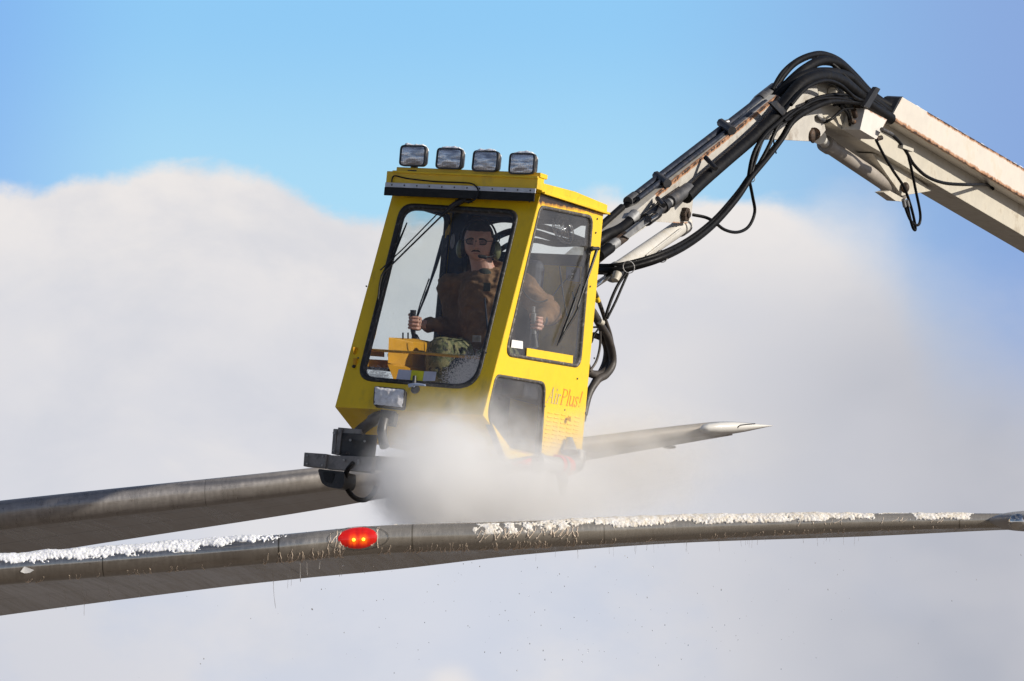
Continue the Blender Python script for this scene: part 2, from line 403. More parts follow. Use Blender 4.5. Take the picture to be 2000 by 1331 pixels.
def snow_mat(name, base=(0.86, 0.87, 0.90), tint=None):
    m = bpy.data.materials.new(name); m.use_nodes = True; t = NT(m.node_tree); b = t.n['Principled BSDF']
    co = t.new('ShaderNodeTexCoord').outputs['Object']
    col = t.mix(t.mr(t.noise(co, 30, 6, .6), .35, .7), base, tint or base)
    t.l.new(col, b.inputs['Base Color']); b.inputs['Roughness'].default_value = 0.6
    b.inputs['Subsurface Weight'].default_value = 0.3; b.inputs['Subsurface Radius'].default_value = (.02, .02, .025); b.inputs['Subsurface Scale'].default_value = 0.3
    bn = t.new('ShaderNodeBump', {'Strength': 1.0, 'Distance': 0.0035, 'Height': t.noise(co, 70, 6, 0.65)}); t.l.new(bn.outputs[0], b.inputs['Normal'])
    return m
m_snow = snow_mat('snow'); m_snow2 = snow_mat('thawing_snow', (0.86, 0.83, 0.79), (0.74, 0.66, 0.54))
def lens_mat(name):
    m = bpy.data.materials.new(name); m.use_nodes = True; t = NT(m.node_tree); b = t.n['Principled BSDF']
    co = t.new('ShaderNodeTexCoord').outputs['Object']
    wv = t.new('ShaderNodeTexWave', {'Vector': t.vmath('MULTIPLY', co, (1, 0, 0)), 'Scale': 28.0, 'Distortion': 0.4}, wave_type='BANDS', bands_direction='X')
    oi = t.new('ShaderNodeObjectInfo'); cn_ = t.noise(t.vmath('ADD', t.vmath('MULTIPLY', co, (7, 6, 30)), t.vmath('SCALE', (1, 1, 1), scale=t.math('MULTIPLY', oi.outputs['Random'], 9.0))), 1.4, 3, 0.55)
    col = t.mix(t.mr(cn_, 0.35, 0.65), (0.34, 0.34, 0.37), (0.90, 0.90, 0.92))
    t.l.new(col, b.inputs['Base Color']); b.inputs['Metallic'].default_value = 0.85; b.inputs['Roughness'].default_value = 0.22
    b.inputs['Coat Weight'].default_value = 0.6
    h = t.math('ADD', t.math('MULTIPLY', wv.outputs['Fac'], 0.4), cn_)
    bn = t.new('ShaderNodeBump', {'Strength': 0.8, 'Distance': 0.006, 'Height': h}); t.l.new(bn.outputs[0], b.inputs['Normal'])
    return m
m_lens = lens_mat('ribbed_lamp_lens')
m_frostlens = snow_mat('frosted_lamp_lens', (0.80, 0.80, 0.82), (0.60, 0.58, 0.58))
# ------------------------------------------------------------------ setting: ground far below (only seen in reflections)
g = MB().add([(-3000, -600, 0), (3000, -600, 0), (3000, 6000, 0), (-3000, 6000, 0)], [(0, 1, 2, 3)]).build('ground', m_asph)
tag(g, 'wet grey asphalt apron with snow patches below the aircraft', kind='structure')
# ------------------------------------------------------------------ THE LIFT: yellow cab on its boom
lift = bpy.data.objects.new('deicing_lift', None); COL.objects.link(lift); lift.matrix_world = M; lift.empty_display_size = .2
tag(lift, 'yellow operator cab hanging from a rusty cream boom with black hoses, above the wing', 'deicing lift')
PT = lambda name, mb, m, par=None, bevel=0.0: mb.build(name, m, par or lift, bevel)
# -- side profile in Y/Z
sA = L(1057, 378); sB = L(1179, 398); sC = L(1135, 912); sD = L(990, 925); sE = L(944, 812)
YR = (sB.y + L(1135, 912).y) / 2
ZB = sC.z
def side_poly(X): return [V(X, 0, 0), V(X, YR, 0), V(X, YR, ZB), V(X, sD.y, ZB), V(X, sE.y, sE.z)]
w_side = [L(1054, 400), L(1158, 421), L(1133, 720), L(985, 696)]
w_low = [L(968, 730), L(1066, 746), L(1056, 893), L(988, 905), L(950, 812)]
w_front = [F(783, 396), F(1017, 410), F(932, 764), F(696, 744)]
hole_s = rounded(inset(w_side, .012, V(1, 0, 0)), [.06, .07, .08, .10])
hole_l = rounded(inset(w_low, .012, V(1, 0, 0)), [.06, .07, .03, .05, .08])
hole_f = rounded(inset(w_front, .012, nF), [.10, .09, .16, .11])
cab = PT('cab', MB(), m_yellow) if False else None
body = MB()
body.panel([F(0, 0)] and [V(XL + .002, 0, 0) + nF * .002, V(-.002, 0, 0) + nF * .002, V(-.002, sE.y, sE.z) + nF * .002, V(XL + .002, sE.y, sE.z) + nF * .002], [[p + nF * .002 for p in hole_f]], -nF * .032)
# slanted lower front
lo0 = V(0, sE.y, sE.z); lo1 = V(0, sD.y, ZB)
nl = V(1, 0, 0).cross((lo1 - lo0).normalized()); nl = -nl if nl.y > 0 else nl
lx = XL + .002
body.panel([V(lx, *lo0.yz) - nl * .001, V(-.003, *lo0.yz) - nl * .001, V(-.003, *lo1.yz) - nl * .001, V(lx + .05, *lo1.yz) - nl * .001], [], -nl * .025)
body.box((XL + .05, sD.y + .03, ZB - .006), (-.03, YR - .02, ZB + .02))
cab = PT('cab_body', body, m_yellow, None, .003)
PT('side_panel', MB().panel(side_poly(0), [hole_s, hole_l], V(-.03, 0, 0)), m_yside, cab, .003)
# left wall: nearly all glass
zb_l = L(720, 772, XL).z
lw = [V(XL, -.03 + dF.y / dF.z * -.07 + .06, -.07), V(XL, .77, -.07), V(XL, .77, zb_l), V(XL, dF.y / dF.z * zb_l + .07, zb_l)]
PT('left_panel', MB().panel(side_poly(XL), [rounded(lw, .06)], V(.03, 0, 0)), m_yellow, cab, .003)
# rear wall
rw = [V(-.86, YR, -.085), V(-.06, YR, -.085), V(-.06, YR, -.272), V(-.86, YR, -.272)]
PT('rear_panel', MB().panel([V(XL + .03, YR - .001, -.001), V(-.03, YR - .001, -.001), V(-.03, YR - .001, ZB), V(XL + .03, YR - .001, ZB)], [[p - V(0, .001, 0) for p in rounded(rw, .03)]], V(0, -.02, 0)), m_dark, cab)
PT('rear_pane', MB().panel([p + V(0, -.012, 0) for p in rw], [], V(0, .003, 0)), m_glassB, cab)
PT('rear_lining', MB().box((-.52, YR - .03, ZB + .02), (-.035, YR - .022, -.345)), m_yint, cab)
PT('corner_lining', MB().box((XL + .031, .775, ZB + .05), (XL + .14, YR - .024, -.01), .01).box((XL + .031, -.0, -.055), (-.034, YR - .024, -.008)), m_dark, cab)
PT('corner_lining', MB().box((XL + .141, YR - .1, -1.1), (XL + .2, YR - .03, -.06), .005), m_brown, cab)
# roof
rt = .062
roofp = [V(XL - .012, -.015, .002), V(XL - .012, YR + .025, .002), V(XL - .012, YR + .025, rt - .006), V(XL - .012, YR * .5, rt + .012), V(XL - .012, -.015, rt)]
PT('roof', prism(roofp, V(-XL + .026, 0, 0)), m_yroof, cab, .006)
PT('rain_gutter', MB().box((.014, -.01, -.004), (.030, YR + .04, .010)).box((XL - .02, YR + .026, -.004), (.030, YR + .04, .010)), m_yroof, cab, .002)
# visor
vz = MB().box((XL - .014, -.095, .014), (.014, -.001, .088), 0).box((XL + .04, -.075, .088), (.020, .03, .118), 0)
vz.box((XL + .03, -.11, .078), (.018, -.09, .092))
visor = PT('visor', vz, m_yellow, cab, .004)
PT('rivet_rail', MB().box((XL - .012, -.106, -.012), (.008, -.0955, .016)), m_rail, cab, .001)
rv = MB()
for i in range(12):
    x = XL + .035 + i * (abs(XL) - .06) / 11
    PT('rivet', MB().ell(V(x, -.107, .002), V(.0055, 0, 0), V(0, .003, 0), V(0, 0, .0055), 8, 6), m_dsteel, cab)
PT('rubber_flap', MB().box((XL - .016, -.104, -.064), (.004, -.092, -.0125), .003), m_rubber, cab)
# louvred door panel, knob, screws on the right side
lv = MB()
a0 = L(1068, 806); a1 = L(1134, 817); b0 = L(1057, 886)
lv.panel([L(1064, 792, .003), L(1139, 802, .003), L(1134, 905, .003), L(1056, 893, .003)], [], V(-.002, 0, 0))
for ci in range(5):
    for ri in range(10):
        if ci in (1, 2) and ri == 9: continue
        p = a0.lerp(a1, ci / 5 + .015) + (b0 - a0) * (ri / 10) + V(.003, 0, 0)
        q = a0.lerp(a1, ci / 5 + .15) + (b0 - a0) * (ri / 10) + V(.003, 0, 0)
        lv.tube([p, q], .0042, 8)
PT('louvred_panel', lv, m_yellow, cab)
kp = L(1105, 818) + V(.02, 0, 0)
PT('knob', MB().tube([kp - V(.02, 0, 0), kp + V(.012, 0, 0)], [.009, .009], 12).tube([kp + V(.008, 0, 0), kp + V(.022, 0, 0)], [.018, .016], 16), m_yellow, cab)
bt = MB()
for (x, y) in ((1163, 455), (1143, 807), (1102, 801), (1063, 794), (1152, 560), (1160, 700), (1127, 740), (1166, 428)):
    c_ = L(x, y); PT('bolt', MB().tube([c_, c_ + V(.006, 0, 0)], .006, 8), m_dsteel, cab)
for (x, y) in ((802, 383), (716, 560), (700, 700), (950, 690), (975, 780), (1035, 395)):
    c_ = F(x, y); PT('bolt', MB().tube([c_, c_ + nF * .007], .005, 8), m_dsteel, cab)
# lettering on the side
la = L(1067, 786) + V(.0015, 0, 0); lr = L(1133, 796) - L(1067, 786); lu = L(1074, 756) - L(1067, 786)
def tp(x, y): return la + lr * x + lu * y
def strokes(lst):
    mb = MB()
    for wd, pts in lst: mb.ribbon([tp(x, y) for x, y in pts], wd, V(1, 0, 0))
    return mb
tk, tn = .0085, .0034
def arc(cx, cy_, rx, ry, a0_, a1_, n=10): return [(cx + rx * math.cos(R(a0_ + (a1_ - a0_) * i / n)), cy_ + ry * math.sin(R(a0_ + (a1_ - a0_) * i / n))) for i in range(n + 1)]
air = [(tn, [(.01, 0), (.105, 1)]), (tk, [(.10, 1), (.15, 0)]), (tn, [(.045, .36), (.135, .36)]), (tn, [(-.015, .0), (.035, .0)]), (tn, [(.12, 0), (.18, 0)]),
       (tk, [(.225, 0), (.225, .62)]), (tn, [(.20, .62), (.225, .62)]), (tn, [(.198, 0), (.252, 0)]), (tk, [(.225, .82), (.225, .93)]),
       (tk, [(.30, 0), (.30, .62)]), (tn, [(.275, .62), (.30, .62)]), (tn, [(.272, 0), (.33, 0)]), (tn, [(.30, .45), (.325, .60), (.355, .62)]), (tk * .8, [(.35, .62), (.36, .52)])]
plus = [(tk, [(.425, 0), (.425, 1)]), (tn, [(.395, 0), (.46, 0)]), (tn, [(.395, 1), (.43, 1)]), (tn * 1.5, [(.425, .985)] + arc(.47, .74, .075, .245, 90, -90) + [(.425, .495)]),
        (tk, [(.60, 0), (.60, 1.02)]), (tn, [(.575, 1.02), (.60, 1.02)]), (tn, [(.573, 0), (.628, 0)]),
        (tk, [(.665, .62), (.665, .15), (.69, .02), (.72, .02), (.75, .12)]), (tk, [(.76, .62), (.76, 0), (.785, 0)]), (tn, [(.64, .62), (.665, .62)]), (tn, [(.735, .62), (.76, .62)]),
        (tk * .8, [(.885, .50), (.875, .61), (.84, .62), (.815, .52), (.83, .38), (.87, .28), (.885, .14), (.86, .01), (.82, .01), (.81, .14)]),
        (tk, [(.955, .28), (.965, 1.02)]), (tk, [(.95, 0), (.95, .09)])]
m_tblue = mat('faded_blue_lettering', (0.46, 0.40, 0.34), .5); m_tred = mat('faded_red_lettering', (0.78, 0.25, 0.06), .5)
PT('lettering', strokes(air), m_tblue, cab); PT('lettering', strokes(plus), m_tred, cab)
# -- windows: seal ring + pane, each its own part
def window(name, poly, rad, nrm, wd, mseal, mglass, proud=.012, par=None):
    outer = rounded(poly, rad); inner = rounded(inset(poly, wd, nrm), [max(r - wd * .6, .01) for r in rad])
    s_ = MB()
    # rounded seal profile
    n = len(outer); vs = []; fs = []; K = 6
    for i in range(n):
        for k in range(K + 1):
            a = math.pi * k / K
            c_ = (outer[i] + inner[i]) / 2; h = (outer[i] - inner[i]) / 2
            vs.append(c_ + h * math.cos(a) + nrm * proud * math.sin(a) - nrm * .002)
    for i in range(n):
        j = (i + 1) % n
        for k in range(K): fs.append((i * (K + 1) + k, i * (K + 1) + k + 1, j * (K + 1) + k + 1, j * (K + 1) + k))
    s_.add(vs, fs, True)
    s_.panel([p - nrm * .002 for p in outer], [[p - nrm * .002 for p in inner]], -nrm * .03)
    wob = PT(name, s_, mseal)
    PT('pane', MB().panel([p - nrm * .004 for p in rounded(inset(poly, wd * .6, nrm), [max(r - wd * .4, .01) for r in rad])], [], -nrm * .004), mglass, wob)
    return wob
win_f = window('windscreen', w_front, [.10, .09, .16, .11], nF, .034, m_seal, m_glassF, .014)
win_s = window('side_window', w_side, [.06, .07, .08, .10], V(1, 0, 0), .024, m_sealg, m_glassS, .012)
win_l = window('lower_window', w_low, [.06, .07, .03, .05, .08], V(1, 0, 0), .020, m_sealg, m_glassL, .010)
window('left_window', lw, [.06] * 4, V(-1, 0, 0), .022, m_seal, m_glassB, .010)
# stickers and tape
def quadF(p, off, m, name, par): PT(name, MB().panel([F(x, y, off) for x, y in p], [], nF * .001), m, par)
quadF([(779, 722), (804, 724), (801, 743), (774, 741)], .002, m_tapeg, 'tape', win_f)
quadF([(804.5, 724), (828.5, 726), (825.5, 745), (801.5, 743)], .002, m_tapey, 'tape', win_f)
quadF([(829, 726), (853, 727), (850, 745), (826, 745)], .002, m_tapeg, 'tape', win_f)
PT('sticker', MB().panel([L(1000, 664, .002), L(1021, 667, .002), L(1021, 682, .002), L(998, 679, .002)], [], V(.001, 0, 0)), m_stick, win_s)
PT('tape', MB().panel([L(1029, 680, .002), L(1119, 695, .002), L(1118, 714, .002), L(1028, 698, .002)], [], V(.001, 0, 0)), m_stripe, win_s)
# door handle under the windscreen
hd = MB().tube([F(803, 759, .035), F(818, 757, .04), F(835, 758, .035)], [.012, .009, .006], 10, sub=3).tube([F(810, 757, 0), F(810, 758, .036)], .008, 8)
hm = PT('handle', hd, m_bluep)
PT('latch', MB().tube([F(812, 762, 0), F(812, 762, .012)], .028, 18).tube([F(812, 738, .018), F(811, 752, .018)], .012, 8), m_dsteel, hm)
# ------------------------------------------------------------------ floodlights on the visor
def lamp_mb(c, hw, hh, dp, back=0.75):
    """rounded rectangular housing, front face toward -Y"""
    mb = MB(); prof = [(0.0, .96), (.006, 1.0), (.02, 1.0), (.03, .985), (dp, back)]
    base = rounded([V(-hw, 0, hh), V(hw, 0, hh), V(hw, 0, -hh), V(-hw, 0, -hh)], .028, 5)
    n = len(base); vs = []; fs = []
    for d, sc_ in prof:
        for p in base: vs.append(c + V(p.x * sc_, d, p.z * sc_))
    for k in range(len(prof) - 1):
        for i in range(n): fs.append((k * n + i, k * n + (i + 1) % n, (k + 1) * n + (i + 1) % n, (k + 1) * n + i))
    fs.append(tuple(range((len(prof) - 1) * n, len(prof) * n))); fs.append(tuple(range(n)))
    mb.add(vs, fs); return mb, base
lamp_labels = []
m_house = mat('lamp_housing', (0.03, 0.028, 0.027), 0.45, var=.3, dirt=(0.3, .26, .22), dirt_amt=.6, dscale=25)
m_bezel = mat('lamp_bezel', (0.02, 0.02, 0.022), 0.3)
lampc = []
for i, (x, y) in enumerate(((806, 304.5), (877, 310), (947.5, 315), (1019, 320))):
    c_ = LY(x, y, -.085); hw, hh = .0885, .0655; lampc.append(c_)
    mb, base = lamp_mb(V(0, 0, 0), hw, hh, .085)
    fl = PT('floodlight', mb, m_house); fl.location = c_
    fl.rotation_euler = (rnd.uniform(-.03, .03), rnd.uniform(-.02, .02), rnd.uniform(-.05, .03))
    out = [V(p.x, -.004, p.z) for p in base]; inn = [V(p.x * .90, -.004, p.z * .88) for p in base]
    PT('bezel', MB().panel(out, [inn], V(0, .010, 0)), m_bezel, fl)
    # shallow domed lens
    n = len(base); vs = [V(0, -.010, 0)]; fs = []
    for k, q in enumerate((.5, .9)):
        for p in base: vs.append(V(p.x * q * .99, -.010 if k == 0 else -.001, p.z * q * .98))
    for j in range(n): fs.append((0, 1 + j, 1 + (j + 1) % n)); fs.append((1 + j, 1 + n + j, 1 + n + (j + 1) % n, 1 + (j + 1) % n))
    PT('lens', MB().add(vs, fs, True), m_lens, fl)
    PT('bracket', MB().box((-.018, .02, -hh - .026), (.018, .05, -hh + .004)).box((-.03, .01, -hh - .03), (.03, .06, -hh - .022)), m_black, fl)
# square lamp low on the front
fl = PT('front_lamp', MB(), m_house) if False else None
base = rounded([F(735, 759), F(796, 765), F(792, 803), F(733, 797)], .02)
lampb = MB().panel([p + nF * .034 for p in base], [], -nF * .032)
fl = PT('front_lamp', lampb, m_house)
innr = inset(base, .005, nF); ns = []; fs = []
cen = sum(innr, Vector()) / len(innr); gx = 26; gy = 16
q = [inset([F(735, 759), F(796, 765), F(792, 803), F(733, 797)], .006, nF)][0]
vs = []; fs = []
for j in range(gy + 1):
    for i in range(gx + 1):
        p = q[0].lerp(q[1], i / gx).lerp(q[3].lerp(q[2], i / gx), j / gy)
        e = min(i, gx - i) / gx * 2, min(j, gy - j) / gy * 2
        h = .035 + .012 * min(1, 3 * min(e)) + .006 * fbm(p * 45)
        vs.append(p + nF * h)
for j in range(gy):
    for i in range(gx): k = j * (gx + 1) + i; fs.append((k, k + 1, k + gx + 2, k + gx + 1))
PT('lens', MB().add(vs, fs, True), m_frostlens, fl)
# ------------------------------------------------------------------ wipers
def Fp(lst): return [F(x, y, o) for x, y, o in lst]
wp = PT('front_wiper', MB().tube(Fp([(912, 392, .03), (885, 412, .045), (868, 430, .05)]), [.022, .016, .009], 8).tube(Fp([(868, 430, .05), (800, 495, .045), (752, 541, .04)]), .006, 6)
        .tube(Fp([(862, 425, .055), (795, 492, .05), (748, 535, .045)]), .0045, 6).tube(Fp([(905, 390, 0), (905, 390, .05)]), .02, 10).tube(Fp([(893, 398, .03), (925, 396, .02)]), .011, 8), m_black)
PT('blade', MB().tube(Fp([(797, 438, .018), (775, 492, .02), (748, 560, .02), (733, 622, .016)]), [.004, .008, .008, .005], 6, sub=4)
   .tube(Fp([(788, 465, .03), (770, 515, .042), (750, 545, .042), (742, 590, .03)]), .005, 6, sub=3), m_rubber, wp)
cb = MB().tube([LY(765, 356, -.112), LY(770, 344, -.104), LY(795, 349, -.102), LY(850, 355, -.102), LY(900, 357, -.102), LY(924, 360, -.112), LY(934, 373, -.116), LY(930, 388, -.112), LY(914, 397, -.09)], .0045, 6, sub=5)
PT('wiper_cable', cb, m_rubber)
def Lq(lst): return [L(x, y, o) for x, y, o in lst]
ws = PT('side_wiper', MB().tube(Lq([(1167, 484, .04), (1147, 545, .045), (1128, 600, .04)]), [.011, .008, .006], 8).tube(Lq([(1157, 486, .0), (1157, 486, .03)]), .016, 10).tube(Lq([(1155, 486, .03), (1169, 486, .045)]), .012, 8), m_black)
PT('blade', MB().tube(Lq([(1133, 556, .014), (1118, 600, .016), (1101, 645, .016), (1088, 676, .012)]), [.005, .011, .011, .004], 6, sub=4)
   .tube(Lq([(1140, 560, .03), (1128, 605, .035), (1108, 640, .03), (1092, 668, .016)]), .007, 6, sub=3), m_rubber, ws)
# wiper of the left window, seen through the cab
xo = XL - .02
wl = PT('left_wiper', MB().tube([L(868, 462, xo), L(851, 520, xo), L(836, 565, xo)], [.016, .012, .006], 8).tube([L(836, 565, xo), L(816, 618, xo)], .005, 6), m_black)
PT('blade', MB().tube([L(846, 538, xo), L(832, 575, xo), L(818, 612, xo)], [.004, .010, .004], 6, sub=3).tube([L(838, 545, xo), L(822, 590, xo), L(812, 625, xo)], .005, 6), m_rubber, wl)
# ------------------------------------------------------------------ inside the cab
seat = PT('operator_seat', MB().box((-.74, .62, -1.02), (-.26, .74, -.34), .05), m_seat)
PT('cushion', MB().box((-.74, .12, -1.12), (-.24, .66, -1.0), .045), m_seat, seat)
PT('pedestal', MB().box((-.62, .22, ZB + .02), (-.36, .6, -1.13), .02), m_black, seat)
# yellow console and left hand stick
cx = L(797, 700, -.80)
con = PT('control_console', MB().panel([L(759, 659, -.82), L(815, 662, -.82), L(811, 712, -.82), L(757, 710, -.82)], [], V(.05, .24, 0)), m_orange, None, .004)
PT('switch', MB().tube([L(787, 662, -.8), L(787, 650, -.8)], .005, 6), m_black, con); PT('switch', MB().tube([L(797, 662, -.8), L(797, 650, -.8)], .005, 6), m_black, con); PT('label_plate', MB().box(tuple(L(775, 672, -.83)), tuple(L(784, 678, -.80))), m_stick, con)
PT('valve', MB().tube([L(763, 694, -.84), L(772, 695, -.84)], .022, 14).tube([L(779, 682, -.84), L(777, 708, -.84)], .008, 8).tube([L(774, 690, -.85), L(788, 694, -.85)], .009, 8), m_steel, con)
PT('guard_rail', MB().tube([F(712, 675, -.06), F(800, 679, -.07), F(940, 692, -.06)], .0085, 8), m_orange)
PT('foot_panel', MB().panel([L(690, 678, XL + .04), L(741, 683, XL + .04), L(741, 696, XL + .04), L(690, 692, XL + .04)], [], V(.01, .05, 0)).panel([L(690, 700, XL + .05), L(790, 706, XL + .05), L(790, 722, XL + .05), L(690, 714, XL + .05)], [], V(.02, 0, 0)).panel([L(757, 712, -.8), L(812, 713, -.8), L(800, 745, -.8), L(770, 745, -.8)], [], V(.05, .2, 0)), m_orange)
PT('foot_rail', MB().tube([L(690, 716, XL + .06), L(790, 726, XL + .06)], .010, 8), m_black)
# joysticks
j1 = PT('joystick', MB().tube([L(810, 664, -.84), L(806, 640, -.85), L(807, 606, -.85)], [.012, .017, .019], 10, sub=3).tube([L(812, 670, -.84), L(810, 655, -.84)], [.035, .018], 12), m_black)
j2 = PT('joystick', MB().tube([L(1043, 672, -.10), L(1043, 642, -.10), L(1042, 612, -.10)], [.012, .015, .017], 10, sub=3).tube([L(1042, 610, -.10), L(1042, 599, -.10)], .011, 10), m_steel)
PT('boot', MB().tube([L(1043, 678, -.10), L(1043, 664, -.10), L(1043, 652, -.10)], [.034, .024, .014], 12), m_black, j2)
PT('arm_console', MB().box((-.2, .1, -1.25), (-.035, .62, -1.0), .02), m_dsteel)
# red tag and yellow grab loop outside the left door
PT('grab_handle', MB().tube([L(722, 662, XL - .02), L(729, 661, XL - .05), L(737, 618, XL - .05), L(730, 612, XL - .02)], .010, 8, sub=4), m_orange)
PT('red_tag', MB().panel([L(722, 645, XL - .03), L(729, 646, XL - .03), L(727, 660, XL - .03), L(720, 659, XL - .03)], [], V(-.004, 0, 0)), m_red)
# details on the rear corner
PT('warning_arrow', MB().panel([L(878, 438, XL + .143), L(879, 448, XL + .143), L(876, 459, XL + .143), L(874, 458, XL + .143), L(869, 465, XL + .143), L(870, 452, XL + .143)], [], V(.002, 0, 0)), m_stripe)
PT('mounting_plate', MB().ell(L(884, 472, XL + .16), V(0, .028, 0), V(.006, 0, 0), V(0, 0.003, .05)), m_tapeg)
# ceiling box and mirror arm behind windscreen
PT('header_box', MB().box((-.62, .06, -.075), (-.34, .30, -.055)), m_dsteel)
# fan under the roof
fc_ = L(1100, 448, -.16); fa = (MI.to_3x3() @ c2w(-.74, -.36, -.42)).normalized(); f1 = fa.orthogonal().normalized(); f2 = fa.cross(f1)
def circ(c, a, b, r, n=28): return [c + (a * math.cos(2 * math.pi * i / n) + b * math.sin(2 * math.pi * i / n)) * r for i in range(n + 1)]
fan = MB()
fr_ = .098
for k in range(9):
    rr = fr_ * math.sqrt(1 - (k / 9.5) ** 2 * .98) if k else fr_
for k in range(1, 9):
    r_ = fr_ * k / 8; z_ = .045 * math.sqrt(max(0, 1 - (k / 8) ** 2))
    fan.tube(circ(fc_ + fa * z_, f1, f2, r_), .0018, 5); fan.tube(circ(fc_ - fa * z_ * .9, f1, f2, r_), .0016, 5)
for k in range(16):
    a = 2 * math.pi * k / 16; dr = f1 * math.cos(a) + f2 * math.sin(a)
    fan.tube([fc_ + dr * fr_ * t + fa * .045 * math.sqrt(max(0, 1 - t * t)) for t in (.1, .4, .7, .9, 1)], .0016, 5)
fn = PT('fan', fan, m_chrome)
PT('motor', MB().tube([fc_ - fa * .03, fc_ - fa * .14], [.035, .028], 14).tube([fc_ - fa * .1, fc_ + V(0, .05, .14)], .012, 8), m_black, fn)
bl_ = MB()
for k in range(3):
    a = 2 * math.pi * k / 3; d1 = f1 * math.cos(a) + f2 * math.sin(a); d2 = -f1 * math.sin(a) + f2 * math.cos(a)
    bl_.add([fc_ + d1 * .012, fc_ + d1 * .08 + d2 * .03 + fa * .01, fc_ + d1 * .08 - d2 * .03 - fa * .01], [(0, 1, 2)])
PT('fan_blades', bl_, m_seat, fn)
# outlet on the rear wall with its cable
def RW(x, y, o=0.0): return LY(x, y, YR - .035 - o)
ob = PT('socket_plate', MB().panel([RW(1108, 521), RW(1133, 524), RW(1132, 551), RW(1107, 548)], [], V(0, -.012, 0)), m_tapeg)
PT('socket', MB().tube([RW(1120, 530, .012), RW(1120, 530, .02)], .014, 12).tube([RW(1118, 541, .012), RW(1112, 542, .05)], .013, 10), m_black, ob)
PT('power_cable', MB().tube([RW(1112, 542, .05), L(1096, 556, -.2), L(1082, 575, -.15), L(1065, 588, -.12), L(1045, 589, -.10), L(1028, 578, -.10), L(1018, 560, -.12)], .005, 6, sub=5), m_rubber)
PT('control_cable', MB().tube([LY(1093, 520, .7), LY(1102, 590, .7), LY(1110, 620, .72), LY(1122, 600, .8), LY(1118, 570, .84)], .006, 6, sub=5), m_rubber)
# ------------------------------------------------------------------ boom: first arm (cab to elbow)
XB = -.38
def B(x, y, X=XB): return L(x, y, X)
rust1 = [(tuple(B(1283, 381)), tuple(B(1520, 188)), .045, .82), (tuple(B(1470, 276)), tuple(B(1588, 278)), .05, .75), (tuple(B(1283, 437)), tuple(B(1344, 437)), .04, .8), (tuple(B(1583, 258)), tuple(B(1600, 276)), .07, .8), (tuple(B(1340, 425)), tuple(B(1325, 410)), .07, .4), (tuple(B(1175, 508)), tuple(B(1188, 492)), .05, .8)]
m_boom1 = mat('cream_boom_paint', (.52, .495, .45), .5, var=.10, vscale=6, dirt=(.26, .21, .16), dirt_amt=.75, dscale=7, rust=rust1)
arm1 = [B(1100, 532), B(1283, 379), B(1520, 186), B(1549, 213), B(1471, 276), B(1355, 366), B(1265, 442), B(1186, 495), B(1120, 566)]
bm1 = PT('boom_arm', prism(arm1, V(-.135, 0, 0)), m_boom1, None, .004)
bm1['label'] = 'shorter cream arm running from the cab up to the elbow'
PT('gusset_plate', prism([B(1340, 377, XB + .012), B(1356, 372, XB + .012), B(1351, 418, XB + .012), B(1343, 437, XB + .012), B(1274, 433, XB + .012), B(1290, 415, XB + .012)], V(-.012, 0, 0)), m_boom1, bm1, .002)
end1 = [B(1470, 275, XB + .02), B(1500, 240, XB + .02), B(1540, 190, XB + .02), B(1572, 165, XB + .02), B(1594, 160, XB + .02), B(1613, 255, XB + .02), B(1604, 266, XB + .02), B(1590, 277, XB + .02), B(1515, 273, XB + .02)]
PT('end_plate', prism(end1, V(-.02, 0, 0)), m_boom1, bm1, .003)
PT('end_plate', prism([p - V(.23, 0, 0) for p in end1], V(-.02, 0, 0)), m_boom1, bm1, .003)
pv = MB()
for i in range(6):
    a = 2 * math.pi * i / 6; c_ = B(1335, 419, XB + .015)
    pv.tube([c_ + V(0, math.cos(a) * .028, math.sin(a) * .028), c_ + V(.03, math.cos(a) * .028, math.sin(a) * .028)], .02, 8)
c_ = B(1335, 419, XB + .01); pv.tube([c_, c_ + V(.045, 0, 0)], .022, 10)
m_rusty = mat('rusty_grease', (.045, .028, .018), .7, var=.6, vscale=30, bump=.004, bscale=60, dirt=(.2, .09, .03), dirt_amt=.7)
PT('pivot_bolt', pv, m_rusty, bm1)
PT('pivot_pin', MB().tube([B(1590, 262, XB - .23), B(1590, 262, XB + .04)], .045, 16).ell(B(1588, 266, XB + .03), V(.02, 0, 0), V(0, .055, 0), V(0, 0, .05)), m_rusty, bm1)
PT('bracket', prism([B(1168, 500, XB + .03), B(1190, 489, XB + .03), B(1190, 499, XB + .03), B(1165, 520, XB + .03)], V(-.02, 0, 0)), m_rusty, bm1)
# second arm (elbow to beyond the picture)
def ext(p, q, t): return p + (q - p) * t
T0 = B(1763, 190, -.26); T1 = B(2000, 329, -.26); Q0 = B(1740, 232, -.26); Q1 = B(2000, 388, -.26)
EX = 3.2
rust2 = [(tuple(ext(T0, T1, .2)), tuple(ext(T0, T1, 1.2)), .05, .88), (tuple(Q0), tuple(ext(Q0, Q1, 1.2)), .06, .80), (tuple(T0), tuple(Q0), .03, .5)]
m_boom2 = mat('rusty_cream_paint', (.66, .61, .54), .5, var=.05, vscale=5, dirt=(.5, .42, .28), dirt_amt=.35, dscale=5, rust=rust2, spots=.55)
lowA = B(1611, 232); low0 = B(1632, 246); low1 = B(2000, 462)
topA = B(1690, 180); top1 = L(2000, 340, XB)
arm2 = [B(1604, 225), low0, ext(low0, low1, EX), ext(topA, top1, EX * .85), B(1750, 214), B(1694, 205), B(1668, 186), B(1650, 167), B(1622, 156), B(1596, 160)]
bm2 = PT('boom_arm', prism(arm2, V(-.25, 0, 0)), m_cream, None, .004)
bm2['label'] = 'longer rusty cream arm running out of the picture at upper right'
tray = PT('hose_tray', MB().panel([T0, ext(T0, T1, EX), ext(Q0, Q1, EX), Q0], [], V(-.119, 0, 0)), m_boom2, bm2, .003)
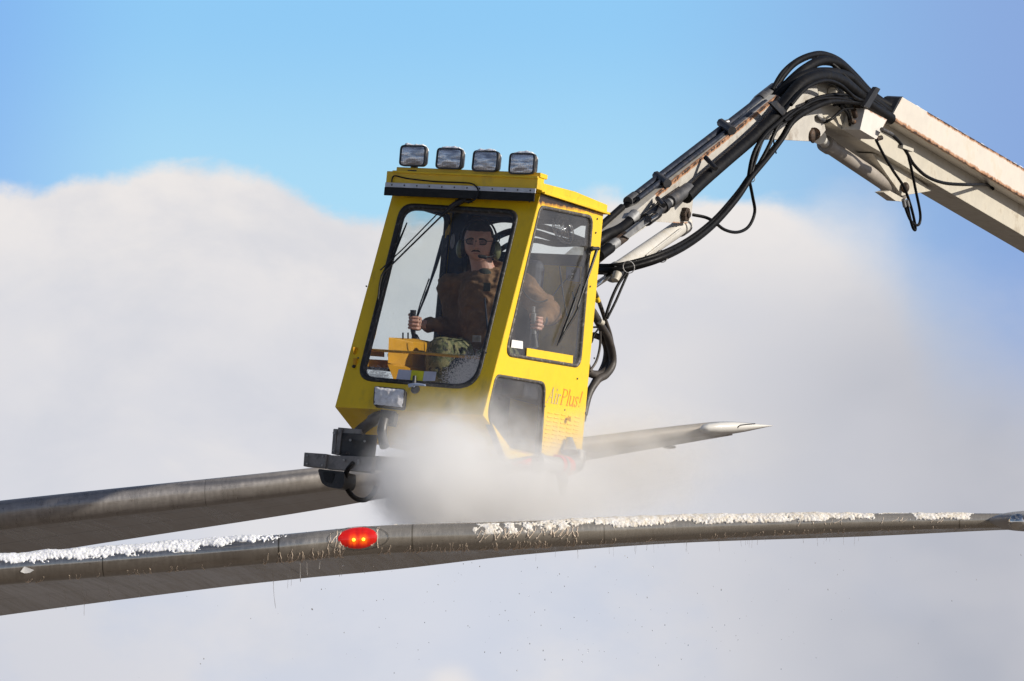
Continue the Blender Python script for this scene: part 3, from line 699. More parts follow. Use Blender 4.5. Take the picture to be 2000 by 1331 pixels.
PT('tray_mouth', MB().panel([B(1737, 231, -.262), B(1758, 191, -.262), B(1764, 189, -.262), B(1742, 233, -.262)], [], V(-.115, -.01, 0)), m_black, bm2)
PT('pivot_boss', MB().tube([B(1625, 178, XB), B(1625, 178, XB + .025)], .042, 24).tube([B(1625, 178, XB + .024), B(1625, 178, XB + .032)], [.034, .028], 24), m_cream, bm2)
# valve box under the elbow
vb = [B(1690, 212, -.24), B(1733, 234, -.24), B(1712, 273, -.24), B(1680, 254, -.24)]
PT('valve_box', prism(vb, V(-.139, 0, 0)), mat('rusty_box_paint', (.70, .67, .62), .5, var=.05, rust=[(tuple(vb[0]), tuple(vb[1]), .035, .6), (tuple(vb[1]), tuple(vb[2]), .025, .6)]), bm2, .003)
PT('valve_bank', MB().tube([B(1667, 215, -.3), B(1672, 232, -.3)], .02, 8).tube([B(1676, 205, -.3), B(1680, 240, -.3)], .022, 8).tube([B(1660, 235, -.3), B(1680, 245, -.3)], .018, 8).box(tuple(B(1662, 252, -.36)), tuple(B(1688, 208, -.33))), m_rusty, bm2)
# bracket for the long cylinder
PT('gusset_plate', prism([B(1704, 300, XB - .06), B(1730, 303, XB - .06), B(1822, 373, XB - .06), B(1762, 383, XB - .06), B(1735, 345, XB - .06)], V(-.14, 0, 0)), m_cream, bm2, .003)
PT('pivot_pin', MB().ell(B(1768, 367, XB - .03), V(.03, 0, 0), V(0, .03, 0), V(0, 0, .04)), m_rusty, bm2)
# hydraulic cylinders
def cyl(name, a, b, r, m=m_cyl):
    d = (b - a).normalized()
    o = PT(name, MB().tube([a, b], r, 24).tube([a - d * .01, a + d * .07], r * 1.16, 24).tube([b - d * .05, b + d * .01], r * 1.12, 24), m, None, .002)
    return o
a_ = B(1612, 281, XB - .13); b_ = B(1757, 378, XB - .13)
c2 = cyl('hydraulic_cylinder', a_, b_, .052, mat('shaded_cylinder_paint', (.34, .305, .27), .5, var=.1, dirt=(.22, .18, .14), dirt_amt=.5, dscale=6))  # shade under the long arm painted in as a darker taupe base, plus grime
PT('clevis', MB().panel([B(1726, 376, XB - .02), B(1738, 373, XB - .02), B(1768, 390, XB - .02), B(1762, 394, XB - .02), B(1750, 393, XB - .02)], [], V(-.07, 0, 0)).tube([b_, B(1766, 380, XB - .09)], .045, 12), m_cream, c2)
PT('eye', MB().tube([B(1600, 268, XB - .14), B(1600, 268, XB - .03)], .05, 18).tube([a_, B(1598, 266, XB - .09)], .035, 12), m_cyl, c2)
a_ = B(1335, 440, XB - .06); b_ = B(1200, 532, XB - .06)
c1 = cyl('hydraulic_cylinder', a_, b_, .053)
dd = (b_ - a_).normalized()
PT('rod', MB().tube([b_, b_ + dd * .75], .019, 16), m_chrome, c1)
PT('oil_pipe', MB().tube([B(1330, 447, XB), B(1290, 478, XB), B(1262, 500, XB)], .007, 8), m_cyl, c1)
PT('gland', MB().tube([b_ - dd * .03, b_ + dd * .04], .06, 20), m_steel, c1)
PT('cylinder_foot', MB().tube([B(1206, 534, XB), B(1201, 548, XB)], [.03, .024], 14), m_cream, c1)
PT('clevis', MB().tube([a_, a_ - dd * .07], [.05, .035], 14), m_cyl, c1)
# hydraulic pipes along the upper side
def tubeB(name, pts, rpx, m, par=None, sub=5, seg=12, label=None, X0=XB):
    pp = [L(p[0], p[1], p[2] if len(p) > 2 else X0) for p in pts]
    rs = [r_ / 298.0 for r_ in rpx] if isinstance(rpx, (list, tuple)) else rpx / 298.0
    o = PT(name, MB().tube(pp, rs, seg, sub=sub), m, par)
    if label: o['label'] = label
    return o
XP = XB - .10
tubeB('hydraulic_pipe', [(1237, 385, XP), (1490, 190, XP)], 7.5, m_pipe, sub=0)
tubeB('hydraulic_pipe', [(1246, 389, XP + .06), (1496, 199, XP + .06)], 5, m_pipe, sub=0)
tubeB('hydraulic_pipe', [(1180, 445, XP - .02), (1330, 330, XP - .02), (1490, 203, XP - .02)], 4, m_pipe, sub=0)
for (x, y) in ((1290, 349), (1416, 246)):
    tubeB('pipe_clamp', [(x - 8, y - 6, XP - .03), (x + 14, y + 10, XP + .12)], 9, m_dsteel, sub=0, seg=8)
    tubeB('pipe_clamp', [(x - 6, y - 4, XP - .01), (x + 6, y - 8, XP + .01)], 5, m_steel, sub=0, seg=8)
for pts, r_ in (([(1484, 196, XP), (1494, 188, XP)], 11), ([(1495, 188, XP), (1508, 178, XP)], 9.5), ([(1508, 178, XP), (1524, 166, XP)], 10.5), ([(1226, 394, XP), (1240, 384, XP)], 10), ([(1240, 384, XP), (1248, 377, XP)], 8)):
    tubeB('coupling', pts, r_, m_dsteel, sub=0)
# hoses over the elbow
XH = XB + .08; X3_ = XB + .16
tubeB('hose', [(1512, 176, XP), (1528, 150, XP), (1552, 124, XP), (1583, 109, XP), (1610, 107, XP), (1640, 120, XP), (1672, 150, XP), (1702, 182, XP), (1745, 212, -.32)], 7, m_hose)
tubeB('hose', [(1518, 186, XP + .03), (1545, 158, XP + .05), (1574, 134, XP + .06), (1606, 119, XP + .07), (1640, 127, XP + .08), (1670, 156, XP + .08), (1700, 188, XP + .1), (1748, 214, -.30)], 10, m_hose)
tubeB('hose', [(1514, 192, XP + .05), (1544, 164, XP + .09), (1572, 148, XP + .12), (1612, 142, XP + .12), (1654, 150, XP + .12), (1692, 186, -.33), (1740, 222, -.30)], 11, m_hose)
tubeB('hose', [(1340, 386, XH), (1370, 356, XH), (1420, 312, XH), (1470, 269, XH), (1512, 228, XH), (1540, 192, XH), (1565, 164, XH), (1598, 150, XH), (1632, 154, XH), (1662, 174, XH), (1695, 204, -.29), (1738, 232, -.29)], [13, 13.5], m_hose)
tubeB('hose', [(1508, 176, XP + .02), (1530, 140, XP), (1560, 117, XP - .02), (1592, 112, XP), (1628, 128, XP + .1), (1655, 155, XP + .16), (1690, 186, -.27), (1728, 214, -.27)], 4.5, m_hose)
tubeB('hose', [(1545, 205, X3_), (1575, 172, X3_), (1610, 158, X3_), (1640, 166, X3_), (1668, 190, X3_), (1692, 200, -.28)], 4, m_hose)
tubeB('hose', [(1532, 236, X3_), (1560, 214, X3_), (1600, 194, X3_), (1648, 193, X3_), (1682, 205, -.28)], 3, m_hose)
tubeB('hose', [(1175, 450, XP - .03), (1205, 428, XP - .03), (1230, 402, XP), (1243, 384, XP)], 12, m_hose)
tubeB('hose', [(1160, 478, XB - .02), (1185, 460, XB), (1212, 448, XB), (1236, 428, XB)], 11, m_hose)
tubeB('coupling', [(1228, 433, XB), (1240, 420, XB)], 12, m_steel, sub=0)
tubeB('hose', [(1150, 462, XP), (1180, 436, XP), (1215, 405, XP)], 7, m_hose)
for hp_, r_ in (([(880, 500), (912, 462), (940, 441), (972, 430), (1005, 431), (1050, 441), (1100, 456), (1160, 478)], 6), ([(900, 520), (930, 492), (962, 468), (1000, 452), (1045, 455), (1095, 470), (1160, 480)], 6.5), ([(900, 540), (940, 520), (990, 480), (1040, 470), (1090, 478), (1160, 474)], 5)):
    PT('hose', MB().tube([LY(x, y, YR + .22) for x, y in hp_], r_ / 300, 10, sub=5), m_hose)
# ball valve assembly on the side
XV = XB + .06
for pts, r_, mm in (([(1170, 500, XV), (1192, 484, XV)], 11, m_hose), ([(1190, 484, XV), (1204, 474, XV)], 10, m_steel), ([(1204, 474, XV), (1220, 462, XV)], 10, m_rusty), ([(1222, 460, XV), (1248, 441, XV)], 8, m_steel),
                    ([(1250, 440, XV), (1262, 430, XV)], 8, m_dsteel), ([(1262, 430, XV), (1282, 415, XV)], 13, m_black), ([(1283, 412, XV), (1303, 399, XV)], 11, m_black), ([(1293, 405, XV), (1297, 402, XV)], 14, m_black), ([(1303, 399, XV), (1312, 392, XV)], 9, m_steel), ([(1308, 394, XV), (1345, 369, XV)], 13, m_dsteel)):
    tubeB('coupling' if mm is not m_hose else 'hose', pts, r_, mm, sub=0)
PT('valve_lever', prism([L(1219, 461, XV + .045), L(1262, 427, XV + .045), L(1270, 434, XV + .045), L(1228, 466, XV + .045)], V(-.01, 0, 0)), m_steel, None, .002)
tubeB('valve_stem', [(1266, 428, XV + .07), (1280, 420, XV + .02)], 7, m_chrome, sub=0)
# bracket lugs and clamps holding the hoses
for a, b in (((1378, 308), (1398, 330)), ((1284, 388), (1296, 402))):
    tubeB('hose_clamp', [(a[0], a[1], XH - .05), (b[0], b[1], XH + .06)], 5, m_black, sub=0, seg=8)
PT('hose_clamp', MB().panel([L(1505, 202, XH + .055), L(1517, 197, XH + .055), L(1548, 230, XH + .055), L(1540, 238, XH + .055)], [], V(-.02, 0, 0)), m_black, None, .002)
PT('hose_clamp', MB().panel([L(1712, 170, -.22), L(1720, 174, -.22), L(1698, 212, -.22), L(1688, 208, -.22)], [], V(-.03, 0, 0)), m_black, None, .002)
# sagging thinner bundle
X3 = XB + .14
def sag(off, r_, m=m_hose, dx=0.0):
    tubeB('hose', [(1164, 524 + off, XB - .2 + dx), (1195, 524 + off, X3 - .2 + dx), (1235, 517 + off, X3 - .1 + dx), (1290, 500 + off, X3 + dx), (1345, 472 + off, X3 + dx), (1395, 433 + off, X3 + dx), (1440, 382 + off, X3 + dx), (1468, 342 + off * .8, X3 + dx), (1500, 305 + off * .6, X3 + dx), (1527, 270 + off * .5, X3 + dx), (1550, 233 + off * .7, X3 + dx), (1585, 210 + off * .6, X3 + dx), (1625, 196 + off * .5, X3 + dx), (1672, 198 + off * .5, -.28 + dx), (1690, 205, -.3 + dx)], r_, m)
sag(-4, 5.0); sag(4, 5.5, dx=.02); sag(9, 3.6, dx=-.01); sag(0, 4.5, dx=-.03)
tubeB('hose', [(1462, 350, X3), (1468, 315, X3), (1478, 288, X3), (1496, 262, X3), (1520, 240, X3), (1550, 217, X3), (1600, 206, X3), (1655, 190, X3)], 4.5, m_hose)
tubeB('hose', [(1468, 345, X3), (1486, 315, X3), (1502, 285, X3), (1512, 262, X3), (1524, 242, X3), (1560, 226, X3)], 4, m_hose)
tubeB('hose', [(1466, 345, X3 + .01), (1480, 300, X3), (1492, 270, X3), (1510, 248, X3)], 3, m_hose)
tubeB('hose', [(1463, 350, X3), (1470, 385, X3), (1474, 415, X3), (1462, 443, X3), (1440, 454, X3), (1415, 449, X3), (1395, 434, X3), (1378, 425, X3 - .05), (1353, 420, XB + .03)], 3.2, m_hose, label='thin black hose hanging in a loop beside the bundle')
tubeB('cable', [(1511, 270, X3), (1512, 285, X3), (1516, 300, X3)], 1.5, m_hose)
m_ziptie = mat('white_cable_tie', (.6, .58, .55), .6)
for (x, y, s_) in ((1228, 522, 1), (1292, 501, 1), (1467, 348, .7)):
    ax = (L(x + 8, y - 4, X3) - L(x - 8, y + 4, X3)).normalized(); cc = L(x, y, X3 - .03); q1 = ax.orthogonal().normalized(); q2 = ax.cross(q1)
    PT('cable_tie', MB().tube(circ(cc, q1, q2, .040 * s_, 20), .003, 6), m_ziptie)
tubeB('hose', [(1575, 200, X3 - .05), (1610, 188, X3 - .05), (1650, 186, -.3), (1690, 200, -.3)], 4, m_hose)
tubeB('hose', [(1608, 240, XB + .03), (1625, 232, XB + .08), (1645, 215, XB + .08), (1665, 212, -.3)], 3, m_hose)
tubeB('hose', [(1640, 207, XB + .08), (1655, 222, XB + .08), (1660, 245, -.32)], 3, m_hose)
tubeB('hose', [(1628, 206, XB + .06), (1650, 207, XB + .08), (1662, 232, -.3)], 2.5, m_hose)
tubeB('hose', [(1615, 238, XB + .03), (1600, 232, XB + .04), (1595, 225, XB + .03)], 4, m_dsteel)
# loops hanging under the long arm
XG = -.20
tubeB('hose', [(1722, 254, XG), (1740, 262, XG), (1758, 280, XG), (1772, 300, XG), (1785, 322, XG), (1810, 345, XG), (1845, 358, XG), (1890, 361, XG), (1928, 361, XB + .02), (1940, 370, XB + .02)], 3.6, m_hose)
tubeB('hose', [(1772, 298, XG), (1780, 330, XG), (1788, 370, XG), (1797, 415, XG), (1796, 436, XG), (1789, 440, XG), (1778, 430, XG), (1768, 405, XG), (1764, 390, XG)], 3, m_hose)
tubeB('hose', [(1711, 274, XG), (1727, 305, XG), (1745, 335, XG), (1765, 365, XG), (1778, 400, XG), (1786, 432, XG), (1788, 449, XG), (1783, 445, XG), (1776, 420, XG), (1772, 395, XG)], 3, m_hose)
tubeB('coupling', [(1722, 253, XG), (1742, 263, XG)], 4.5, m_dsteel, sub=0)
tubeB('coupling', [(1764, 390, XG), (1767, 404, XG)], 4, m_steel, sub=0)
tubeB('coupling', [(1771, 392, XG), (1774, 404, XG)], 4, m_steel, sub=0)
PT('hose_tag', MB().box(tuple(L(1764, 283, XG + .02)), tuple(L(1774, 297, XG - .02))), m_cream)
tubeB('spray_valve', [(1712, 272, -.25), (1722, 269, -.23)], 5, m_rusty, sub=0)
# hoses behind the cab going down
XC = -.30
HB = lambda pts, r_, m=m_hoseg, X=XC: tubeB('hose', [(x, y, X) for x, y in pts], r_, m)
HB([(1222, 535), (1208, 555), (1196, 580), (1187, 605), (1183, 620)], 3, m_hose, XC + .05)
HB([(1226, 535), (1215, 560), (1202, 590), (1186, 622)], 2.5, m_hose, XC + .06)
HB([(1160, 566), (1170, 590), (1182, 625), (1192, 655), (1198, 690), (1200, 712)], 4)
HB([(1152, 600), (1168, 628), (1185, 655), (1195, 685), (1196, 712), (1184, 732), (1168, 742), (1150, 770), (1140, 810)], 7.5)
HB([(1158, 610), (1175, 640), (1190, 672), (1193, 704), (1180, 728), (1160, 732), (1145, 724)], 8, m_hoseg, XC - .03)
HB([(1160, 655), (1176, 662), (1184, 680), (1183, 702), (1176, 722), (1160, 748), (1148, 775), (1138, 822)], 6, m_hoseg, XC - .06)
HB([(1140, 642), (1168, 640), (1160, 655), (1156, 668), (1150, 674)], 1.8, m_hose)
HB([(1172, 648), (1172, 675), (1165, 705), (1152, 725)], 2.4)
HB([(1146, 700), (1154, 722)], 2)
tubeB('coupling', [(1165, 581, XC), (1168, 589, XC)], 5, m_stripe, sub=0)
tubeB('coupling', [(1170, 627, XC + .02), (1176, 631, XC + .02)], 6, m_cream, sub=0)
# ------------------------------------------------------------------ nozzles and brackets below the cab
def bpx(mb, x0, y0, x1, y1, Y, dep, bev=.004):
    p = LY(x0, y0, Y); q = LY(x1, y1, Y)
    return mb.box((p.x, Y, min(p.z, q.z)), (q.x, Y + dep, max(p.z, q.z)), bev)
nz = MB()
# square tube whose end faces the camera, plus plates
t1 = [LY(594, 884, -.62), LY(638, 887, -.62), LY(635, 915, -.62), LY(592, 911, -.62)]
bumper = PT('sensor_bracket', MB().panel(t1, [], V(0, .07, 0)), m_grey, None, .004)
for x_, y_ in ((600, 890), (630, 892), (599, 906), (629, 909)): PT('bolt', MB().tube([LY(x_, y_, -.62), LY(x_, y_, -.632)], .007, 8), m_steel, bumper)
for x_, y_ in ((652, 846), (650, 880), (672, 899), (700, 900), (684, 860), (712, 862), (700, 905)): PT('bolt', MB().tube([LY(x_, y_, -.55), LY(x_, y_, -.615)], .008, 8), m_steel, bumper)
PT('bracket_arm', MB().panel([LY(638, 889, -.60), LY(728, 893, -.60), LY(724, 922, -.60), LY(636, 916, -.60)], [], V(0, .06, 0)), m_grey, bumper, .004)
PT('bracket_plate', MB().panel([LY(651, 838, -.53), LY(658, 838, -.53), LY(655, 888, -.53), LY(647, 887, -.53)], [], V(0, .05, 0)).panel([LY(660, 836, -.56), LY(668, 837, -.56), LY(662, 889, -.56), LY(655, 889, -.56)], [], V(0, .03, 0)).panel([LY(660, 835, -.54), LY(706, 839, -.54), LY(706, 848, -.54), LY(663, 846, -.54)], [], V(0, .06, 0)), m_grey, bumper, .003)
PT('bracket_plate', MB().panel([LY(667, 846, -.55), LY(735, 850, -.55), LY(726, 925, -.55), LY(663, 918, -.55)], [], V(0, .02, 0)), m_black, bumper)
PT('camera_housing', MB().panel(rounded([LY(620, 916, -.6), LY(673, 922, -.6), LY(672, 945, -.6), LY(667, 955, -.6), LY(640, 952, -.6), LY(628, 944, -.6)], .02), [], V(0, .16, 0)), m_black, bumper, .01)
PT('camera_lens', MB().panel(rounded([LY(630, 921, -.604), LY(655, 923, -.604), LY(648, 945, -.604), LY(634, 941, -.604)], .02), [], V(0, .006, 0)), m_rubber, bumper)
tubeB('hose', [(690, 905, -.80), (678, 920, -.85), (674, 940, -.88), (681, 960, -.88), (695, 974, -.88), (712, 977, -.86), (726, 968, -.82), (735, 950, -.8)], 4.6, m_hose)
tubeB('hose', [(748, 810, -.70), (733, 818, -.72), (718, 830, -.78), (700, 845, -.84), (686, 870, -.88), (681, 892, -.88)], 10, m_hoseg)
tubeB('coupling', [(726, 823, -.75), (745, 811, -.72)], 12, m_steel, sub=2)
PT('lamp_bracket', MB().panel([F(747, 804, .03), F(776, 808, .03), F(772, 832, .03), F(746, 828, .03)], [], -nF * .05).tube([F(757, 826, .05), F(752, 850, .05), F(757, 880, .05)], .03, 12, sub=3), m_black)
PT('spray_manifold', MB().tube([L(735, 905, -.75), L(930, 915, -.45), L(1055, 905, -.08)], .045, 14, sub=4).tube([L(800, 905, -.62), L(812, 945, -.66)], [.05, .03], 14).tube([L(905, 915, -.45), L(915, 955, -.45)], [.05, .03], 14), m_steel)
nzr = PT('nozzle_elbow', MB().tube([L(1050, 900, -.0), L(1062, 905, .02), L(1092, 910, .04), L(1122, 906, .06), L(1128, 880, .06)], [.035, .05, .055, .06, .05], 18, sub=4).tube([L(1112, 884, .05), L(1112, 856, .03)], [.055, .02], 14), m_steel)
PT('collar', MB().tube([L(1048, 905, 0), L(1054, 906, .01)], .068, 20), m_steel, nzr); PT('collar', MB().tube([L(1092, 910, .04), L(1096, 911, .04)], .066, 20), m_steel, nzr)
PT('nozzle', MB().tube([L(1075, 925, .03), L(1072, 968, .03)], [.035, .025], 14).tube([L(1098, 925, .04), L(1100, 965, .03)], [.04, .022], 14), m_steel, nzr)
PT('sleeve', MB().tube([L(1086, 908, .03), L(1108, 912, .05)], .063, 18), m_red, nzr); PT('sleeve', MB().tube([L(1010, 896, -.05), L(1024, 900, -.04)], .052, 18), m_red, nzr)
# ------------------------------------------------------------------ the operator
class H: pass
def skin_mat():
    m = mat('skin', (0.50, 0.27, 0.20), .5, var=.10, vscale=25, bump=.0008, bscale=160)
    b = m.node_tree.nodes['Principled BSDF']; b.inputs['Subsurface Weight'].default_value = .12; b.inputs['Subsurface Scale'].default_value = .02
    return m
m_skin = skin_mat()
m_skin.node_tree.nodes['Principled BSDF'].inputs['Roughness'].default_value = .45
m_hair = mat('dark_brown_hair', (.018, .012, .010), .7, var=.4, vscale=90, bump=.003, bscale=200)
m_jacket = mat('brown_duck_jacket', (.17, .092, .042), .9, var=.25, vscale=14, bump=.002, bscale=140)
def camo():
    m = bpy.data.materials.new('green_camouflage'); m.use_nodes = True; t = NT(m.node_tree); b = t.n['Principled BSDF']
    co = t.new('ShaderNodeTexCoord').outputs['Object']
    c = t.mix(t.mr(t.noise(co, 16, 3, .6, .4), .50, .54, smooth=False), (.17, .155, .065), (.075, .085, .03))
    c = t.mix(t.mr(t.noise(t.vmath('ADD', co, (3, 1, 7)), 22, 3, .7, .4), .57, .60, smooth=False), c, (.022, .022, .015))
    c = t.mix(t.mr(t.noise(t.vmath('ADD', co, (9, 4, 2)), 26, 3, .7, .4), .60, .63, smooth=False), c, (.22, .20, .11))
    t.l.new(c, b.inputs['Base Color']); b.inputs['Roughness'].default_value = .85
    bn = t.new('ShaderNodeBump', {'Strength': 1.0, 'Distance': .012, 'Height': t.noise(t.vmath('MULTIPLY', co, (1, 1, 2.2)), 9, 4, .5)}); t.l.new(bn.outputs[0], b.inputs['Normal'])
    return m
m_camo = camo()
XHd = -.55
Hc = W(935, 471, XHd)
yaw = R(-9); roll = R(4)
hf0 = (CAMPOS - Hc).normalized(); hu0 = Vector((0, 0, 1)); hx0 = hu0.cross(hf0).normalized() * 1  # x toward picture right when facing camera
hx0 = -hf0.cross(hu0).normalized()
hf = (hf0 * math.cos(yaw) + hx0 * math.sin(yaw)).normalized(); hf = (hf - Vector((0, 0, .06))).normalized()
hx = Vector((0, 0, 1)).cross(hf).normalized()
if hx.dot(cR) < 0: hx = -hx
hu = hx.cross(hf) if hx.cross(hf).z > 0 else hf.cross(hx)
hx, hu = hx * math.cos(roll) - hu * math.sin(roll), hu * math.cos(roll) + hx * math.sin(roll)
def hp(x, f, z): return Hc + hx * x + hf * f + hu * z       # head frame: x right in picture, f toward face, z up; metres
def gs(a, s_): return math.exp(-(a / s_) ** 2)
def head_pt(th, ph, grow=0.0):
    # unit sphere: z = cos th ; f = sin th cos ph ; x = sin th sin ph
    z = math.cos(th); f = math.sin(th) * math.cos(ph); x = math.sin(th) * math.sin(ph)
    X = x * .079; Z = z * .118; Fd = f * (.098 if f > 0 else .105)
    if z < 0:
        X *= 1 - .10 * (-z) ** 2.5 + .07 * gs(z + .6, .25); 
        if f < 0: Fd *= 1 - .35 * (-z)
    if z > 0: X *= 1 + .05 * z
    if f > 0:
        face = min(1, f * 1.6)
        Fd = Fd * (1 - .10 * face) 
        if z < -.1: Fd += .020 * min(1, (-z - .1) * 1.3) * face
        Fd += .005 * gs(z - .22, .10) * gs(x, .6) * face
        Fd -= .011 * gs(abs(x) - .40, .20) * gs(z - .03, .13) * face
        Fd += .031 * gs(x, .12) * gs(z + .25, .10) * face + .018 * gs(x, .10) * gs(z + .06, .17) * face
        X += .004 * math.copysign(1, x) * gs(abs(x) - .2, .12) * gs(z + .30, .08)
        Fd += .006 * gs(x, .26) * gs(z + .53, .035) + .005 * gs(x, .24) * gs(z + .62, .035) - .003 * gs(x, .3) * gs(z + .575, .02)
        Fd += .008 * gs(x, .22) * gs(z + .88, .12)
        Fd += .005 * gs(abs(x) - .55, .2) * gs(z + .18, .15)
    p = Vector((X * 1.13, Fd * 1.12, Z * 1.04))
    if grow: p = p + p.normalized() * grow
    return p
hm_ = MB(); NTH, NPH = 72, 96
vs = []; fs = []
for i in range(NTH + 1):
    for k in range(NPH):
        p = head_pt(math.pi * i / NTH, 2 * math.pi * k / NPH); vs.append(hp(*p))
for i in range(NTH):
    for k in range(NPH):
        a = i * NPH + k; b = i * NPH + (k + 1) % NPH; fs.append((a, b, b + NPH, a + NPH))
hm_.add(vs, fs, True)
for s_ in (-1, 1): hm_.ell(hp(s_ * .078, -.008, -.008), hx * .010, hf * .018, hu * .030)
neck0 = hp(0, -.02, -.07); neck1 = W(946, 536, -.53)
hm_.tube([neck0, (neck0 + neck1) / 2, neck1], [.066, .068, .080], 20, sub=3)
# body skeleton
shR = W(880, 562, -.77); shL = W(1018, 556, -.31); elR = W(897, 640, -.68); elL = W(1074, 612, -.13)
haR = W(808, 632, -.85); haL = W(1046, 632, -.10)
chest = W(948, 590, -.50); hips = W(955, 690, -.48)
hipR = W(935, 695, -.58); hipL = W(985, 700, -.38); knR = W(858, 686, -.62); knL = W(950, 705, -.28)
ftR = W(846, 800, -.62); ftL = W(935, 815, -.28)
for a, b, r1, r2 in ((neck1, chest, .07, .11), (chest, hips, .12, .12), (chest, shR, .06, .05), (chest, shL, .06, .05), (shR, elR, .045, .038), (elR, haR.lerp(elR, .22), .038, .028), (shL, elL, .045, .038), (elL, haL.lerp(elL, .22), .038, .028), (hipR, knR, .07, .05), (hipL, knL, .07, .05), (knR, ftR, .045, .035), (knL, ftL, .045, .035)):
    hm_.capsule(a, b, r1, r2, 16)
def hand(mb, c, axis, fore, mirror, size=1.0):
    """fist around a stick: c = centre of grip, axis = stick direction (up), fore = direction from grip to wrist"""
    axis = axis.normalized(); fo = (fore - axis * fore.dot(axis)).normalized(); sd_ = axis.cross(fo) * mirror
    def pt(ang, r_, h): return c + (fo * math.cos(ang) + sd_ * math.sin(ang)) * r_ + axis * h
    # palm: lies on the forearm side of the stick
    for h in (-.026, -.009, .009, .026):
        mb.capsule(pt(R(-35), .042, h * 1.1), pt(R(35), .036, h * 1.1), .0145, .0145, 10)
    mb.capsule(c + fo * .040, c + fo * .088 - axis * .006, .027, .025, 14)
    ln = (1.0, 1.08, 1.02, .86)
    for i, h in enumerate((.033, .011, -.011, -.032)):
        q = [pt(R(35), .036, h), pt(R(88), .036 * ln[i], h * 1.02), pt(R(140), .034 * ln[i], h), pt(R(190), .030, h * .98), pt(R(235), .027, h * .95)]
        rr = (.0112, .0106, .0098, .0088, .0075) if i < 3 else (.0098, .0092, .0085, .0076, .0066)
        for k in range(4): mb.capsule(q[k], q[k + 1], rr[k], rr[k + 1], 10)
    tq = [pt(R(-30), .040, .02), pt(R(-70), .040, .042), pt(R(-120), .034, .052), pt(R(-165), .030, .054)]
    for k in range(3): mb.capsule(tq[k], tq[k + 1], (.014, .0118, .0105)[k], (.0118, .0105, .0085)[k], 10)
upw = aZ
hand(hm_, haR, upw, elR - haR, -1); hand(hm_, haL, upw, elL - haL, -1)
def remeshed(mb, name, m, org, vox, disp=0.0, dsc=10.0, parent=None, smooth_it=2, wr=None):
    me = bpy.data.meshes.new(name); me.from_pydata([tuple(Vector(v) - org) for v in mb.v], [], mb.f); me.update()
    bm = bmesh.new(); bm.from_mesh(me); bmesh.ops.recalc_face_normals(bm, faces=bm.faces[:]); bm.to_mesh(me); bm.free()
    t_ = bpy.data.objects.new('tmp', me); COL.objects.link(t_)
    md = t_.modifiers.new('r', 'REMESH'); md.mode = 'VOXEL'; md.voxel_size = vox
    if smooth_it:
        ms = t_.modifiers.new('s', 'SMOOTH'); ms.iterations = smooth_it; ms.factor = .5
    dg = bpy.context.evaluated_depsgraph_get(); m2 = bpy.data.meshes.new_from_object(t_.evaluated_get(dg))
    bpy.data.objects.remove(t_)
    m2.name = name; m2.materials.clear(); m2.materials.append(m)
    if disp or wr:
        nn = [v.normal.copy() for v in m2.vertices]
        for v, n_ in zip(m2.vertices, nn):
            d_ = 0
            if disp: d_ += disp * fbm(v.co * dsc, 3)
            if wr: d_ += wr(v.co + org)
            v.co += n_ * d_
    for p in m2.polygons: p.use_smooth = True
    o = bpy.data.objects.new(name, m2); COL.objects.link(o)
    if parent is None: o.location = org
    else: o.parent = parent
    return o
porg = hips.copy()
man = remeshed(hm_, 'person', m_skin, porg, .0036, smooth_it=1)
tag(man, 'seated person in brown jacket, camouflage trousers, glasses and headset, gripping two joysticks', 'person')
def PP(name, mb, m, par=man):
    mb.v = [tuple(Vector(v) - porg) for v in mb.v]
    return mb.build(name, m, par)
# jacket
jk = MB()
cA = W(945, 552, -.52)
jk.capsule(chest + Vector((0, 0, .03)), hips + Vector((0, 0, .02)), .175, .17, 24)
jk.capsule(shR.lerp(cA, .12), cA, .082, .10, 18); jk.capsule(shL.lerp(cA, .12), cA, .082, .10, 18)
jk.capsule(shR, elR, .088, .078, 18); jk.capsule(elR, elR.lerp(haR, .66), .076, .048, 18)
jk.capsule(shL, elL, .088, .080, 18); jk.capsule(elL, elL.lerp(haL, .66), .078, .050, 18)
jk.capsule(neck1 + Vector((0, 0, -.045)), cA, .075, .11, 20)
hoodc = neck1 + (aY * .07)
jk.tube([neck1 + aX * -.10 + aY * .0 + Vector((0, 0, -.01)), neck1 + aX * -.085 + aY * .08 + Vector((0, 0, .035)), neck1 + aY * .12 + Vector((0, 0, .045)), neck1 + aX * .085 + aY * .08 + Vector((0, 0, .035)), neck1 + aX * .10 + aY * .0 + Vector((0, 0, -.01))], [.03, .045, .055, .045, .03], 12, sub=4)
def wrk(p):
    # folds across the sleeves and torso
    q = M.inverted() @ p
    return .013 * (1 - abs(math.sin(34 * q.z + 17 * q.y - 12 * q.x + 5 * fbm(q * 5, 2)))) ** 1.5 * max(0, .6 + fbm(q * 4 + Vector((3, 3, 3)), 2)) - .004
# open collar: two lapels and a hood roll behind the neck
toC = (CAMPOS - neck1).normalized()
for s_ in (-1, 1):
    a1_ = neck1 + aX * (s_ * .095) + Vector((0, 0, .012)) + toC * .02; a2_ = neck1 + aX * (s_ * .085) + toC * .11 + Vector((0, 0, -.045)); a3_ = neck1 + aX * (s_ * .018) + toC * .165 + Vector((0, 0, -.15))
    jk.tube([a1_, a2_, a3_], [.030, .027, .018], 12, sub=4)
    jk.tube([a3_, chest + aX * (s_ * .015) + toC * .185], [.018, .012], 10)
jacket = remeshed(jk, 'jacket', m_jacket, porg, .009, disp=.014, dsc=9, parent=man, smooth_it=3, wr=wrk)
